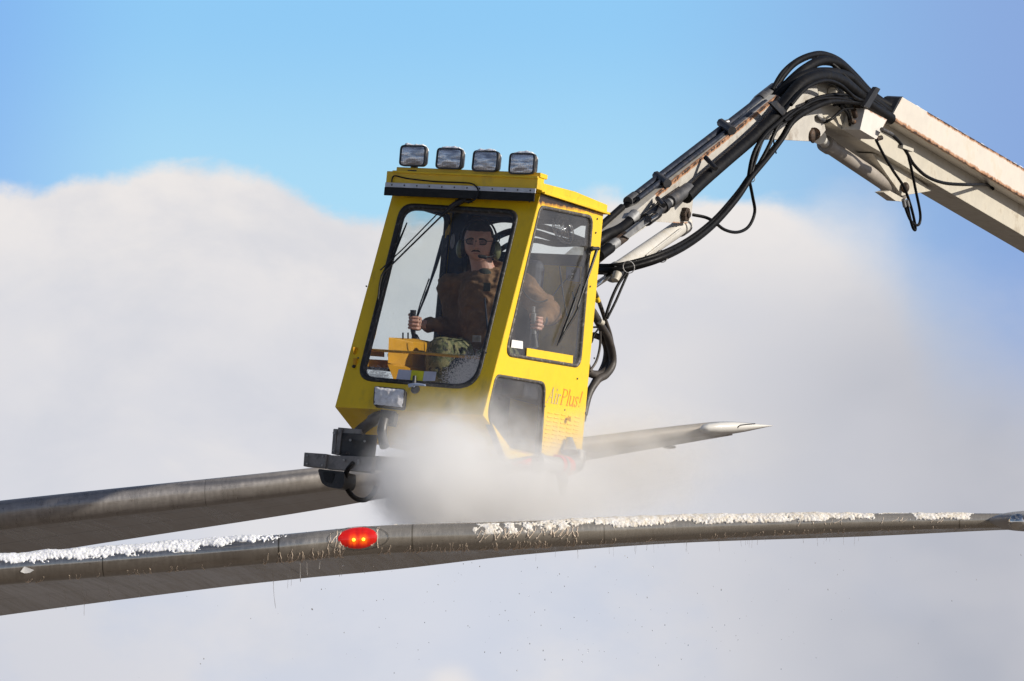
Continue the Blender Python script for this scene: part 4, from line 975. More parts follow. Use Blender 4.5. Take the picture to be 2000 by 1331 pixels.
# collar opening darker shirt, zip, badge
m_shirt = mat('dark_green_shirt', (.035, .038, .03), .9, var=.3)
PP('shirt', MB().ell(neck1 + (CAMPOS - neck1).normalized() * .072 + Vector((0, 0, -.045)), aX * .066, aY * .045, Vector((0, 0, .085))), m_shirt)
tw = (CAMPOS - chest).normalized()
PP('zip', MB().tube([neck1 + tw * .115 + Vector((0, 0, -.10)), chest + tw * .190 + Vector((0, 0, -.02)), hips + tw * .185 + Vector((0, 0, .05))], .006, 6, sub=4), m_dark)
bp = W(951, 561, -.5) + tw * .19
PP('name_badge', MB().obox(bp, hx, hu, hf, .022, .026, .003), m_shirt)
PP('cuff', MB().tube([elR.lerp(haR, .62), elR.lerp(haR, .70)], [.043, .036], 16).tube([elL.lerp(haL, .62), elL.lerp(haL, .70)], [.045, .038], 16), m_dark)
wl_ = elL.lerp(haL, .72)
PP('wristwatch', MB().tube([elL.lerp(haL, .71), elL.lerp(haL, .76)], .036, 16), m_black)
tr = MB()
tr.capsule(hips, hips + Vector((0, 0, -.08)), .16, .155, 20)
tr.capsule(hipR, knR, .098, .082, 20); tr.capsule(hipL, knL, .098, .082, 20); tr.capsule(knR, ftR, .080, .065, 18); tr.capsule(knL, ftL, .078, .065, 18)
def wrk2(p):
    q = M.inverted() @ p
    return .009 * math.sin(60 * q.y + 30 * q.z + 5 * fbm(q * 5, 2)) * max(0, .55 + fbm(q * 4, 2))
remeshed(tr, 'trousers', m_camo, porg, .011, disp=.012, dsc=8, parent=man, smooth_it=3, wr=wrk2)
boots = MB()
for f_ in (ftR, ftL): boots.capsule(f_ + Vector((0, 0, .02)), f_ - aY * .16 - aZ * .05, .055, .05, 14)
PP('boots', boots, m_black)
PP('buckle', MB().obox(W(931, 662, -.42) + tw * .02, hx, hu, hf, .026, .020, .006).obox(W(931, 662, -.42) + tw * .028, hx, hu, hf, .014, .011, .004), m_steel)
# hair: shell over the skull
vs = []; fs = []; keep = {}
for i in range(NTH + 1):
    for k in range(NPH):
        th, ph = math.pi * i / NTH, 2 * math.pi * k / NPH
        p = head_pt(th, ph, .007); z = math.cos(th); f = math.sin(th) * math.cos(ph)
        ax_ = abs(math.sin(th) * math.sin(ph))
        line = .52 - .10 * gs(ax_ - .55, .14) if f > .25 else (.20 if f > -.05 else -.45)
        if f > .25: line = .535 + .012 * noise.noise(Vector((ph * 14, 0, 0)))
        keep[(i, k)] = z > line
        if z <= line: p = head_pt(th, ph, -.004)
        vs.append(hp(*p))
for i in range(NTH):
    for k in range(NPH):
        k2 = (k + 1) % NPH
        if keep[(i, k)] or keep[(i, k2)] or keep.get((i + 1, k)) or keep.get((i + 1, k2)):
            a = i * NPH + k; b = i * NPH + k2; fs.append((a, b, b + NPH, a + NPH))
PP('hair', MB().add(vs, fs, True), m_hair)
def fs_pt(x, z, off=0.0):
    """point on the face surface at unit coords"""
    f = math.sqrt(max(0, 1 - x * x - z * z)); th = math.acos(z); ph = math.atan2(x, f)
    p = head_pt(th, ph); return hp(p.x, p.y + off, p.z)
mus = MB()
mus.tube([fs_pt(x, z, .002) for x, z in ((-.30, -.515), (-.22, -.475), (-.11, -.445), (0, -.45), (.11, -.445), (.22, -.475), (.30, -.515))], [.0018, .0045, .0062, .0052, .0062, .0045, .0018], 8, sub=3)
PP('moustache', mus, mat('moustache_hair', (.05, .028, .02), .8, var=.4, vscale=120))
PP('eyebrows', MB().tube([fs_pt(x, z, .001) for x, z in ((-.55, .15), (-.38, .19), (-.17, .16))], [.0012, .0022, .002], 6, sub=3).tube([fs_pt(x, z, .001) for x, z in ((.17, .16), (.38, .19), (.55, .15))], [.002, .0022, .0012], 6, sub=3), m_hair)
m_eye = mat('eye_white', (.30, .25, .23), .4); m_lip = mat('lip', (.36, .14, .12), .5)
PP('lips', MB().tube([fs_pt(x, z, .001) for x, z in ((-.19, -.595), (-.08, -.585), (0, -.60), (.08, -.585), (.19, -.595))], [.0012, .003, .0025, .003, .0012], 6, sub=3), m_lip)
for s_ in (-1, 1):
    ce = fs_pt(s_ * .36, .03, -.0095)
    e_ = PP('eye', MB().ell(ce, hx * .0120, hf * .0105, hu * .0060), m_eye)
    PP('iris', MB().ell(ce + hf * .0080 - hx * .001, hx * .0048, hf * .003, hu * .0045), m_hair, e_)
gl = MB(); PPL = []
for s_ in (-1, 1):
    cg = fs_pt(s_ * .38, .0, .013)
    ring = [cg + hx * .0285 * (abs(math.cos(a)) ** .6 * math.copysign(1, math.cos(a))) + hu * .0165 * (abs(math.sin(a)) ** .7 * math.copysign(1, math.sin(a))) for a in [2 * math.pi * i / 24 for i in range(25)]]
    gl.tube(ring, .0030, 6); gl.tube(ring[1:12], .0042, 6); PPL.append(ring)
    gl.tube([cg + hx * s_ * .0285 + hu * .006, hp(s_ * .087, .06, .006), hp(s_ * .088, -.01, .004)], .0025, 6)
gl.tube([fs_pt(-.38, .0, .013) + hx * .0285 + hu * .004, hp(0, .128, .006), fs_pt(.38, .0, .013) - hx * .0285 + hu * .004], .0026, 6, sub=3)
glo = PP('glasses', gl, m_black)
for ring in PPL: PP('lens', MB().panel(ring[:-1], [], hf * .001), glass_mat('spectacle_lens', (.85, .84, .85), .01, .0), glo)
m_olive = mat('olive_plastic', (.12, .125, .06), .4, var=.1)
hs = MB()
hs.tube([hp(math.sin(a) * .110, -.02, .0 + math.cos(a) * .140) for a in [R(-88 + 176 * i / 16) for i in range(17)]], .007, 8)
for s_ in (-1, 1):
    hs.tube([hp(s_ * .112, -.02, .03), hp(s_ * .128, -.02, .04), hp(s_ * .125, -.015, .0)], .0035, 6, sub=3)
hset = PP('headset', hs, m_black)
for s_ in (-1, 1):
    PP('ear_cup', MB().ell(hp(s_ * .112, -.010, -.055), hx * .030, hf * .042, hu * .060), m_olive, hset)
    PP('cushion', MB().ell(hp(s_ * .094, -.004, -.050), hx * .022, hf * .044, hu * .056), m_black, hset)
PP('microphone', MB().tube([hp(.115, .02, -.080), hp(.10, .06, -.085), hp(.065, .115, -.090), hp(.04, .130, -.088)], .004, 6, sub=4).capsule(hp(.065, .118, -.090), hp(.032, .132, -.085), .012, .012, 10), m_rubber, hset)
# ------------------------------------------------------------------ wings
def wing_mat(name, base, rough, streak, metal=.8, seams=()):
    m = bpy.data.materials.new(name); m.use_nodes = True; t = NT(m.node_tree); b = t.n['Principled BSDF']
    uv = t.new('ShaderNodeTexCoord').outputs['UV']; sp = t.new('ShaderNodeSeparateXYZ', {'Vector': uv})
    st = t.noise(t.vmath('MULTIPLY', uv, (260, 7, 1)), 1.0, 6, .65, .2); st2 = t.noise(t.vmath('MULTIPLY', uv, (34, 2, 1)), 1.0, 5, .6)
    f = t.math('MULTIPLY', t.math('ADD', t.mr(st, .35, .7), t.mr(st2, .35, .7)), .5)
    col = t.mix(t.math('MULTIPLY', f, streak), base, tuple(min(1, x * 1.6 + .06) for x in base))
    grime = t.mr(t.noise(t.vmath('MULTIPLY', uv, (60, 26, 1)), 1.0, 7, .65), .52, .75, 0, .5)
    col = t.mix(grime, col, (base[0] * .5, base[1] * .45, base[2] * .38))
    ln = None
    for (u0, wd) in seams:
        k = t.mr(t.math('ABSOLUTE', t.math('SUBTRACT', sp.outputs[0], u0)), wd, wd * .4)
        ln = k if ln is None else t.math('MAXIMUM', ln, k)
    for v0 in (.215, .235, .12):
        k = t.math('MULTIPLY', t.mr(t.math('ABSOLUTE', t.math('SUBTRACT', sp.outputs[1], v0)), .0022, .0008), .8)
        ln = k if ln is None else t.math('MAXIMUM', ln, k)
    # rivet rows
    ru = t.math('ABSOLUTE', t.math('SUBTRACT', t.math('FRACT', t.math('MULTIPLY', sp.outputs[0], 90)), .5))
    rw_ = t.math('MULTIPLY', t.mr(ru, .12, .06), t.mr(t.math('ABSOLUTE', t.math('SUBTRACT', sp.outputs[1], .225)), .004, .002))
    ln = t.math('MAXIMUM', ln, t.math('MULTIPLY', rw_, .6))
    col = t.mix(t.math('MULTIPLY', ln, .85), col, (.02, .018, .016))
    wth = t.mr(t.math('ADD', sp.outputs[0], t.math('MULTIPLY', t.math('SUBTRACT', st2, .5), .03)), .18, .42)      # weathered outboard skin, polished inboard
    col = t.mix(t.math('MULTIPLY', wth, .45), col, (.46, .40, .31))
    t.l.new(col, b.inputs['Base Color']); t.l.new(t.mr(wth, 0, 1, metal, metal - .30), b.inputs['Metallic'])
    t.l.new(t.math('ADD', t.mr(f, 0, 1, rough, rough + .14), t.math('MULTIPLY', wth, .10)), b.inputs['Roughness'])
    bn = t.new('ShaderNodeBump', {'Strength': .35, 'Distance': .003, 'Height': t.math('ADD', t.math('MULTIPLY', st, .5), t.noise(t.vmath('MULTIPLY', uv, (16, 5, 1)), 1, 3, .5))}); t.l.new(bn.outputs[0], b.inputs['Normal'])
    return m
class Wing:
    def __init__(s, st, chord_dir):
        # station: x, nose row, distance, half thickness in px, chord, row of the trailing edge
        s.cd = chord_dir.normalized(); s.st = []
        for (x, y, d, hp_, c, te) in st:
            q = P(x, y, d) + s.cd * c; rel = q - CAMPOS; dd_ = rel.dot(cF)
            yq = 665.5 - FPX * rel.dot(cU) / dd_
            s.st.append((x, y, d, hp_ * d / FPX, c, (te - yq) * dd_ / FPX))
    def sec(s, x):
        st = s.st
        if x <= st[0][0]: i = 0
        elif x >= st[-1][0]: i = len(st) - 2
        else:
            i = max(k for k in range(len(st) - 1) if st[k][0] <= x)
        a, b = st[i], st[i + 1]; t = (x - a[0]) / (b[0] - a[0])
        # smooth interpolation through neighbours
        p0 = st[max(i - 1, 0)]; p3 = st[min(i + 2, len(st) - 1)]
        out = []
        for k in range(1, 6):
            m1 = (b[k] - p0[k]) / (b[0] - p0[0]) * (b[0] - a[0]); m2 = (p3[k] - a[k]) / (p3[0] - a[0]) * (b[0] - a[0])
            t2, t3 = t * t, t ** 3
            out.append((2 * t3 - 3 * t2 + 1) * a[k] + (t3 - 2 * t2 + t) * m1 + (-2 * t3 + 3 * t2) * b[k] + (t3 - t2) * m2)
        return out            # y of nose centre, distance, half thickness, chord, drop of trailing edge
    def pt(s, x, v, off=0.0):
        """v 0..1: trailing edge (below) -> nose (0.5) -> trailing edge (above)"""
        y, d, h, c, dr = s.sec(x)
        base = P(x, y, d); nose = h * 1.35
        side = 1 if v > .5 else -1; q = abs(v - .5) * 2       # 0 at nose, 1 at TE
        if q < .5:
            th = q / .5 * math.pi / 2; X_ = nose * (1 - math.cos(th)); Z_ = h * math.sin(th)
            nx, nz = -math.cos(th) / nose, math.sin(th) / h
        else:
            k = (q - .5) / .5; X_ = nose + (c - nose) * k; Z_ = (h * (1 - k) ** .85 * (1 + .35 * k) if side > 0 else h * (1 - k) ** 1.35) if k < 1 else 0
            nx, nz = 0.02, 1
        nrm = (s.cd * nx + Vector((0, 0, side * nz))).normalized()
        p = base + s.cd * X_ + Vector((0, 0, side * Z_ - dr * (X_ / c)))
        return p + nrm * off, nrm
    def mesh(s, name, m, x0, x1, nx=160, nv=72):
        vs = []; fs = []; uvs = []
        for i in range(nx + 1):
            x = x0 + (x1 - x0) * i / nx
            for k in range(nv + 1):
                v = k / nv
                vs.append(tuple(s.pt(x, v)[0])); uvs.append((x / 2000.0, v))
        for i in range(nx):
            for k in range(nv):
                a = i * (nv + 1) + k; fs.append((a, a + 1, a + nv + 2, a + nv + 1))
        org = s.pt((x0 + x1) / 2, .5)[0]
        me = bpy.data.meshes.new(name); me.from_pydata([tuple(Vector(v) - org) for v in vs], [], fs); me.update()
        ul = me.uv_layers.new(name='UVMap')
        for lp in me.loops: ul.data[lp.index].uv = uvs[lp.vertex_index]
        for p in me.polygons: p.use_smooth = True
        bm = bmesh.new(); bm.from_mesh(me); bmesh.ops.recalc_face_normals(bm, faces=bm.faces[:])
        bm.to_mesh(me); bm.free()
        o = link(name, me, m); o.location = org; return o
# x, y of nose centre (px), distance (m), half thickness, chord, drop
near = Wing([(-500, 1150, 35.6, 31, 2.9, 1252), (0, 1111, 36.1, 28.5, 2.5, 1190), (370, 1083, 36.4, 28, 2.2, 1147), (540, 1069, 36.5, 27.5, 2.05, 1130), (740, 1051, 36.7, 27.5, 1.9, 1112), (1000, 1043, 36.9, 27, 1.6, 1084), (1300, 1031, 37.2, 24, 1.35, 1062), (1700, 1019, 37.5, 17.5, 1.15, 1048), (1960, 1016, 37.7, 14, 1.0, 1036), (2060, 1016, 37.8, 13, .9, 1034)], Vector((.04, 1, 0)))
far = Wing([(-500, 1064, 45.0, 31, 3.2, 1160), (0, 1003, 45.6, 29, 2.9, 1077), (600, 937, 46.4, 25, 2.4, 990), (1140, 869, 47.2, 17, 1.6, 897), (1390, 836, 47.6, 12.5, 1.0, 856), (1460, 832, 47.7, 9, .6, 845)], Vector((.06, 1, 0)))
m_wing = wing_mat('weathered_wing_metal', (.40, .37, .33), .12, .5, metal=.90, seams=((.272, .0012), (.4025, .0012), (.937, .001), (.1, .0006), (.59, .0006)))
m_wing2 = wing_mat('grey_wing_paint', (.31, .285, .265), .26, .6, metal=.55, seams=((.2, .0003),))
nw = near.mesh('aircraft_wing', m_wing, -500, 2040)
tag(nw, 'nearer grey metal wing with red beacon and snow on its leading edge, below the cab', 'aircraft wing')
fw = far.mesh('aircraft_wing', m_wing2, -500, 1425)
tag(fw, 'farther plain grey wing passing behind the yellow cab, ending in a white pointed tip', 'aircraft wing')
def child(o, name, mb, m, **k):
    mb.v = [tuple(Vector(v) - o.location) for v in mb.v]; c = mb.build(name, m, o); return c
# white pointed tip of the far wing
m_tip = mat('white_gloss_paint', (.72, .70, .66), .2, coat=.5)
e0 = P(1368, 838, 47.45); e1 = P(1510, 831, 47.9)
tipm = MB(); vs = []; fs = []; K = 24; cdir = far.cd
prof = [(0, .30), (.03, .62), (.12, .88), (.28, 1.0), (.45, .95), (.62, .72), (.78, .42), (.9, .2), (1, .02)]
for t_, r_ in prof:
    c_ = e0.lerp(e1, t_)
    for k in range(K):
        a = 2 * math.pi * k / K; vs.append(c_ + Vector((0, 0, math.sin(a) * r_ * .047)) + cdir * (math.cos(a) * r_ * .10 + .04))
for i in range(len(prof) - 1):
    for k in range(K): a = i * K + k; b = i * K + (k + 1) % K; fs.append((a, b, b + K, a + K))
child(fw, 'wing_tip', tipm.add(vs, fs, True), m_tip)
child(fw, 'static_wick', MB().tube([P(1441, 836, 47.5), P(1446, 831, 47.45), P(1475, 828, 47.5)], .004, 6, sub=2), m_black)
child(fw, 'flap_hinge', MB().ell(far.pt(1296, .01)[0] + Vector((0, 0, -.012)), Vector((.05, 0, 0)), Vector((0, .1, 0)), Vector((0, 0, .012))), m_wing2)
# near wing tip fairing and lamp dome
pc = P(2030, 1018, 37.75)
child(nw, 'wing_tip', MB().ell(pc, Vector((.30, 0, 0)), Vector((0, .4, 0)), Vector((0, 0, .058)), 32, 20), m_tip2 if False else mat('grey_tip_paint', (.42, .40, .38), .4, metal=.05))
child(nw, 'tip_light', MB().ell(P(1988, 1020, 37.42), Vector((.055, 0, 0)), Vector((0, .05, 0)), Vector((0, 0, .048)), 24, 14), m_chrome)
# red beacon on the leading edge
def red_lens():
    m = bpy.data.materials.new('lit_red_lens'); m.use_nodes = True; t = NT(m.node_tree); b = t.n['Principled BSDF']
    co = t.new('ShaderNodeTexCoord').outputs['Object']
    b.inputs['Base Color'].default_value = (.55, .01, .005, 1); b.inputs['Roughness'].default_value = .15; b.inputs['Coat Weight'].default_value = .6
    d_ = None
    for c_ in bulbs:
        k = t.mr(t.vmath('DISTANCE', co, tuple(c_)), .048, .004)
        d_ = k if d_ is None else t.math('MAXIMUM', d_, k)
    st = t.mr(t.noise(t.vmath('MULTIPLY', co, (60, 1, 6)), 1.0, 4, .6), .3, .7, .45, 1.0)
    t.l.new(t.mix(d_, (.75, .008, .002), (1.0, .22, .0)), b.inputs['Emission Color']); t.l.new(t.math('MULTIPLY', t.math('ADD', .34, t.math('MULTIPLY', d_, .8)), st), b.inputs['Emission Strength'])
    return m
bul = []
def nearest_v(x, yy):
    best = None
    for k in range(201):
        v = .30 + .4 * k / 200; p = near.pt(x, v)[0]; rel = p - CAMPOS
        yp = 665.5 - FPX * rel.dot(cU) / rel.dot(cF)
        if best is None or abs(yp - yy) < best[0]: best = (abs(yp - yy), v)
    return best[1]
def on_wing(x, yy, off=0.0): return near.pt(x, nearest_v(x, yy), off)[0]
bulbs = [on_wing(691, 1055, .006) - nw.location, on_wing(710, 1054, .006) - nw.location]
vs = [on_wing(699, 1051, .010)]; fs = []; K = 36
for j, rr in enumerate((.45, .8, 1.0)):
    for k in range(K):
        a = 2 * math.pi * k / K
        vs.append(on_wing(699 + 39 * rr * math.cos(a), 1051 - 21 * rr * math.sin(a) - .04 * 39 * rr * math.cos(a), (.010, .009, .001)[j]))
for k in range(K): fs.append((0, 1 + k, 1 + (k + 1) % K))
for j in range(2):
    for k in range(K): a = 1 + j * K + k; b = 1 + j * K + (k + 1) % K; fs.append((a, b, b + K, a + K))
bc = child(nw, 'beacon_light', MB().add(vs, fs, True), red_lens())
m_bulb = bpy.data.materials.new('lit_bulb'); m_bulb.use_nodes = True; b = m_bulb.node_tree.nodes['Principled BSDF']; b.inputs['Emission Color'].default_value = (1, .62, .02, 1); b.inputs['Emission Strength'].default_value = 2.5; b.inputs['Base Color'].default_value = (1, .6, .1, 1)
for q in bulbs:
    mb = MB().ell(q + Vector((0, -.008, 0)), Vector((.0095, 0, 0)), Vector((0, .006, 0)), Vector((0, 0, .0095)), 14, 8)
    o = mb.build('bulb', m_bulb, bc)
child(nw, 'beacon_rim', MB().tube([on_wing(x, y, .004) for x, y in [(700 + 60 * math.cos(a), 1052 - 22 * math.sin(a) - 2.4 * math.cos(a)) for a in [2 * math.pi * i / 40 for i in range(41)]] if True], .0010, 6), m_black)
child(nw, 'landing_light', MB().tube([on_wing(54, 1113, .003), on_wing(54, 1113, .006)], .001, 4).add([on_wing(40, 1116, .008), on_wing(48, 1107, .008), on_wing(67, 1113, .008), on_wing(58, 1118, .008), on_wing(48, 1119, .008)], [(0, 1, 2, 3, 4)]), m_stick)
# ------------------------------------------------------------------ snow, drips, drops
def snow_strip(mb, wg, x0, x1, v0, v1, th, nx, nv, seed, cover=lambda x: 1.0, ragged=.35):
    vs = []; fs = []; off = Vector((seed * 7.1, seed * 3.3, 0))
    nx = int(nx * 1.7); nv = int(nv * 1.3)
    for i in range(nx + 1):
        x = x0 + (x1 - x0) * i / nx
        endt = min(x - x0, x1 - x)
        for k in range(nv + 1):
            kk = k / nv; v = v0 + (v1 - v0) * kk
            p0, n_ = wg.pt(x, v)
            q = p0 + off
            # ragged outline: distance to the border, eaten into by noise
            b_ = min(kk / .38, (1 - kk) / .2, endt / 110.0) + ragged * 3.0 * fbm(Vector((q.x * 7, q.y * 7, q.z * 14)), 5) + .3 * noise.noise(q * 70) - (.28 if seed == 1 else .14)
            e = max(0.0, min(1.0, b_)) * min(1.0, kk / .05) * max(0.0, min(1.0, endt / 40.0 - .25 + .9 * fbm(q * 14, 4))) * min(1.0, endt / 5.0)
            e = e if min(endt, kk) > 0 else 0
            lump = .80 + .42 * fbm(q * 7, 4) + .10 * fbm(q * 40, 3) + .05 * noise.noise(q * 120)
            hgt = th * max(0.1, lump) * (e ** .5)
            if e <= 0 or cover(x) < .5: hgt = -.006
            vs.append(p0 + n_ * hgt)
    for i in range(nx):
        for k in range(nv): a = i * (nv + 1) + k; fs.append((a, a + 1, a + nv + 2, a + nv + 1))
    mb.add(vs, fs, True)
org = near.pt(200, .6)[0]
sn = MB(); snow_strip(sn, near, -480, 560, .52, .86, .017, 620, 46, 1, ragged=.22)
o = sn.build('snow', m_snow, None, org=org); tag(o, 'thick white snow lying along the left end of the nearer wing', 'snow', kind='stuff')
sn2 = MB()
snow_strip(sn2, near, 1050, 1730, .515, .84, .012, 560, 40, 2, ragged=.22)
snow_strip(sn2, near, 1014, 1100, .50, .68, .011, 80, 26, 3, ragged=.3)
snow_strip(sn2, near, 922, 1018, .495, .66, .011, 90, 26, 4, ragged=.35)
snow_strip(sn2, near, 1765, 1910, .50, .80, .009, 90, 26, 5, ragged=.3)
snow_strip(sn2, near, 1680, 1800, .72, .80, .006, 70, 16, 6)
snow_strip(sn2, near, 560, 930, .74, .80, .006, 200, 12, 7, cover=lambda x: 1 if noise.noise(Vector((x * .04, 3, 0))) > .05 else 0)
o = sn2.build('snow', m_snow2, None, org=near.pt(1400, .6)[0]); tag(o, 'thawing yellowish snow on the right half of the nearer wing', 'snow', kind='stuff')
# snow on the lamps and the roof
sl = MB()
for c_ in lampc:
    nx_, ny_ = 40, 18; vs = []; fs = []
    for j in range(ny_ + 1):
        for i in range(nx_ + 1):
            u_ = i / nx_ * 2 - 1; v_ = j / ny_
            e = min(1, (1 - abs(u_)) * 5) * min(1, v_ * 6, (1 - v_) * 6)
            p = c_ + V(u_ * .076, -.002 + v_ * .075, .0655 - .010 * v_ - .012 * abs(u_) ** 6)
            vs.append(M @ (p + V(0, 0, -.004 + (.016 + .006 * fbm(p * 22, 3) + .002 * noise.noise(p * 110)) * e ** .5)))
    for j in range(ny_):
        for i in range(nx_): k = j * (nx_ + 1) + i; fs.append((k, k + 1, k + nx_ + 2, k + nx_ + 1))
    sl.add(vs, fs, True)
vs = []; fs = []; nx_, ny_ = 40, 90
for j in range(ny_ + 1):
    for i in range(nx_ + 1):
        u_ = i / nx_; v_ = j / ny_
        e = min(1, u_ * 10, (1 - u_) * 10) * min(1, v_ * 10, (1 - v_) * 10)
        yy = .06 + v_ * (YR - .07); zz = rt + .012 * (1 - abs(yy - YR * .5) / (YR * .5))
        p = V(XL + .05 + u_ * (-XL - .055), yy, zz)
        vs.append(M @ (p + V(0, 0, -.004 + (.010 + .010 * fbm(p * 12, 3) + .003 * noise.noise(p * 90)) * e)))
for j in range(ny_):
    for i in range(nx_): k = j * (nx_ + 1) + i; fs.append((k, k + 1, k + nx_ + 2, k + nx_ + 1))
sl.add(vs, fs, True)
vs = []; fs = []; nx_, ny_ = 260, 8      # along the long arm
A0 = ext(T0, T1, .12); A1 = ext(T0, T1, EX)
for i in range(nx_ + 1):
    for j in range(ny_ + 1):
        p = A0.lerp(A1, i / nx_) + V(-.10 * j / ny_, 0, 0); e = min(1, j / 1.5, (ny_ - j) / 1.5)
        vs.append(M @ (p + V(0, 0, -.004 + (.012 + .010 * fbm(p * 9, 3)) * e)))
for i in range(nx_):
    for j in range(ny_): k = i * (ny_ + 1) + j; fs.append((k, k + 1, k + ny_ + 2, k + ny_ + 1))
sl.add(vs, fs, True)
o = sl.build('snow', m_snow, None, org=M @ V(-.4, .2, .08)); tag(o, 'thin caps of snow on the floodlights, the cab roof and the long arm', 'snow', kind='stuff')
# frozen drips creeping over the leading edge and hanging from the trailing edge
m_drop = mat('bright_droplets', (.95, .90, .84), .25, spec=.5); m_drop.node_tree.nodes['Principled BSDF'].inputs['Transmission Weight'].default_value = .85; m_drop.node_tree.nodes['Principled BSDF'].inputs['IOR'].default_value = 1.15
m_drip = mat('amber_fluid', (.80, .66, .52), .3, spec=.5, var=.1)
dr = MB(); rd = random.Random(11)
def drip(x, va, vb, r_):
    pts = []; xx = x
    n = 7; slant = rd.uniform(-14, 4)
    for k in range(n + 1):
        t_ = k / n; v = va + (vb - va) * t_; xx = x + slant * t_ * t_ + rd.uniform(-1.2, 1.2)
        pts.append(near.pt(xx, v, r_ * .35)[0])
    dr.tube(pts, [r_ * .5, r_ * .8, r_ * 1.2], 5, sub=2)
    dr.ell(pts[-1], Vector((r_ * 1.6, 0, 0)), Vector((0, r_ * 1.4, 0)), Vector((0, 0, r_ * 1.8)), 6, 5)
for i in range(26): drip(rd.uniform(-60, 500), rd.uniform(.33, .38), rd.uniform(.25, .30), rd.uniform(.0015, .003))
for i in range(26): drip(rd.uniform(500, 680), rd.uniform(.36, .46), rd.uniform(.24, .30), rd.uniform(.002, .004))
for i in range(70): drip(rd.uniform(735, 1150), rd.uniform(.33, .42), rd.uniform(.24, .29), rd.uniform(.002, .004))
for i in range(60): drip(rd.uniform(1150, 1950), rd.uniform(.33, .40), rd.uniform(.25, .30), rd.uniform(.0014, .003))
for i in range(34): drip(rd.uniform(935, 1130), rd.uniform(.55, .58), rd.uniform(.42, .50), rd.uniform(.002, .0034))
for i in range(14): drip(rd.choice([rd.uniform(640, 668), rd.uniform(730, 765), rd.uniform(665, 735)]), rd.uniform(.60, .66), rd.uniform(.38, .5), rd.uniform(.002, .0032))
for i in range(14): drip(rd.uniform(1560, 1850), rd.uniform(.55, .58), rd.uniform(.46, .50), rd.uniform(.001, .002))
o = dr.build('fluid_drips', m_drip, None, org=near.pt(900, .5)[0]); tag(o, 'amber drips of fluid running over the nearer wing', 'fluid', kind='stuff')
hg = MB()
def hang(x, v, ln, r_):
    p = near.pt(x, v)[0]; k1 = rd.uniform(-.1, .1)
    pts = [p + Vector((k1 * ln * t_ ** 2, 0, -ln * t_)) for t_ in (0, .3, .6, .85, 1)]
    hg.tube(pts, [r_, r_ * .8, r_ * .6, r_ * .9, r_ * .5], 5)
for i in range(34): hang(rd.uniform(1040, 1720), rd.uniform(.05, .25), rd.uniform(.02, .08), rd.uniform(.0007, .0014))
for i in range(12): hang(rd.uniform(30, 760), rd.uniform(.02, .12), rd.uniform(.02, .09), rd.uniform(.001, .002))
hang(482, .02, .17, .0022); hang(584, .27, .12, .003); hang(597, .27, .09, .003); hang(623, .27, .06, .003); hang(85, .03, .09, .002); hang(530, .1, .1, .0012)
for i in range(230):
    x = rd.gauss(1150, 430); y = rd.uniform(1075, 1290) if rd.random() < .75 else rd.uniform(1075, 1331)
    if x < 60 or y < near.sec(x)[0] + 45: continue
    p = P(x, y, rd.uniform(35.6, 38.3)); r_ = .0010 + .0022 * rd.random() ** 2
    hg.ell(p, Vector((r_, 0, 0)), Vector((0, r_, 0)), Vector((0, 0, r_ * rd.uniform(1, 1.8))), 6, 5)
o = hg.build('falling_drops', m_drop, None, org=near.pt(1000, .1)[0]); tag(o, 'drops of fluid falling from the nearer wing', 'fluid', kind='stuff')
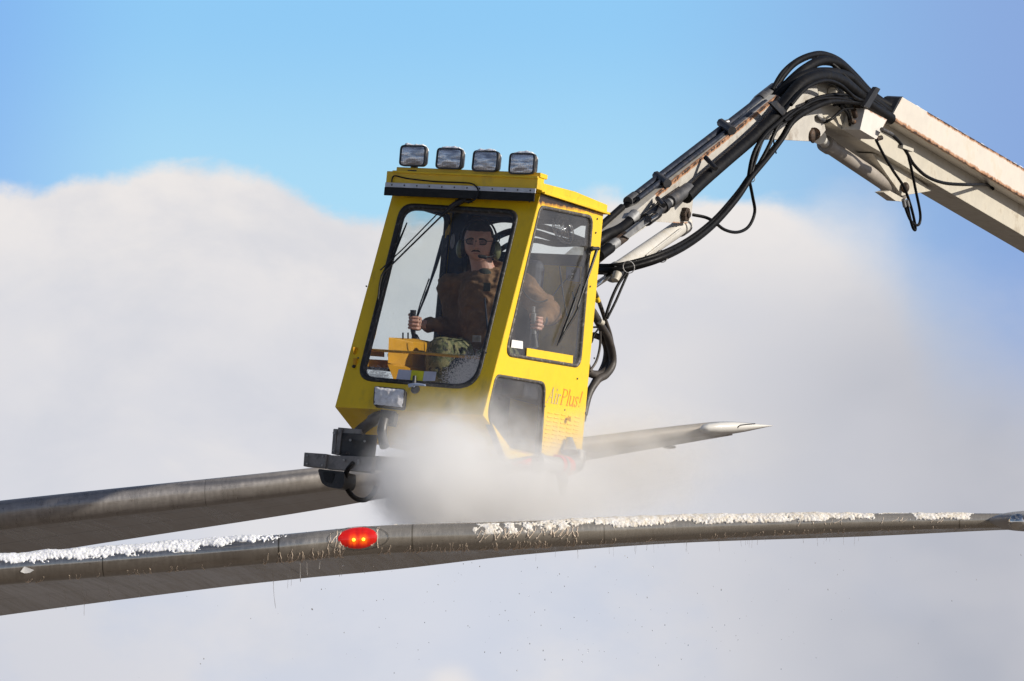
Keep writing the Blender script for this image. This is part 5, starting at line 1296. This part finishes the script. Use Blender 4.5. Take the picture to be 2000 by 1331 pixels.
# ------------------------------------------------------------------ the spray
def spray():
    mb = MB()
    x0, x1 = P(600, 900, 39.2).x, P(1540, 900, 39.2).x; z0, z1 = P(900, 1120, 39.2).z, P(900, 700, 39.2).z
    bm = bmesh.new(); bmesh.ops.create_icosphere(bm, subdivisions=4, radius=1.0)
    cx_, cz_ = (x0 + x1) / 2, (z0 + z1) / 2
    for v in bm.verts: v.co = Vector((v.co.x * (x1 - x0) / 2, v.co.y * 2.2, v.co.z * (z1 - z0) / 2))
    me = bpy.data.meshes.new('spray_mist'); bm.to_mesh(me); bm.free()
    o = bpy.data.objects.new('spray_mist', me); COL.objects.link(o); o.location = (cx_, 39.3, cz_)
    m = bpy.data.materials.new('spray_mist'); m.use_nodes = True; t = NT(m.node_tree); t.n.clear()
    co = t.new('ShaderNodeTexCoord').outputs['Object']
    n1 = t.new('ShaderNodeTexNoise', {'Vector': co, 'Scale': 3.2, 'Detail': 9, 'Roughness': .66}); nv = t.vmath('SUBTRACT', n1.outputs['Color'], (.5, .5, .5))
    q = t.vmath('ADD', co, t.vmath('SCALE', nv, scale=.50))
    nz_ = t.noise(co, 7.5, 6, .62)
    dens = None
    S_ = 39.2 / FPX
    def lobe(x, y, d0, rx, rz, ry, amt):
        nonlocal dens
        c_ = P(x, y, d0) - o.location
        rel = t.vmath('SUBTRACT', q, tuple(c_)); sc_ = t.vmath('DIVIDE', rel, (rx * S_, ry, rz * S_))
        l = t.vmath('LENGTH', sc_); k = t.math('MULTIPLY', t.mr(l, 1.0, 0.0), amt)
        dens = k if dens is None else t.math('ADD', dens, k)
    lobe(850, 935, 38.7, 165, 145, 1.5, 4.6)
    lobe(835, 985, 38.6, 130, 105, 1.3, 2.4)
    lobe(960, 960, 38.8, 230, 125, 1.4, 3.0)
    lobe(1070, 975, 38.8, 200, 100, 1.2, 1.9)
    lobe(890, 850, 38.8, 210, 115, .9, 1.3)
    lobe(1080, 880, 38.8, 180, 120, .9, .7)
    lobe(1180, 940, 38.7, 200, 120, 1.1, .7)
    lobe(1240, 900, 40.6, 260, 140, 1.2, 1.3)
    nf = t.mr(nz_, .34, .62, .15, 1.4)
    d = t.math('MULTIPLY', t.math('MULTIPLY', dens, nf), 1.0)
    pvn = t.new('ShaderNodeVolumePrincipled', {'Color': (1.0, .998, .996, 1), 'Density': d, 'Anisotropy': -.15})
    t.l.new(pvn.outputs[0], t.new('ShaderNodeOutputMaterial').inputs['Volume'])
    me.materials.append(m)
    tag(o, 'dense white cloud of spray billowing from under the yellow cab', 'spray', kind='stuff')
spray()
print('XL', XL, 'YR', YR, 'ZB', ZB, 'front bottom', tuple(sE), 'sun el', math.degrees(sun_el))
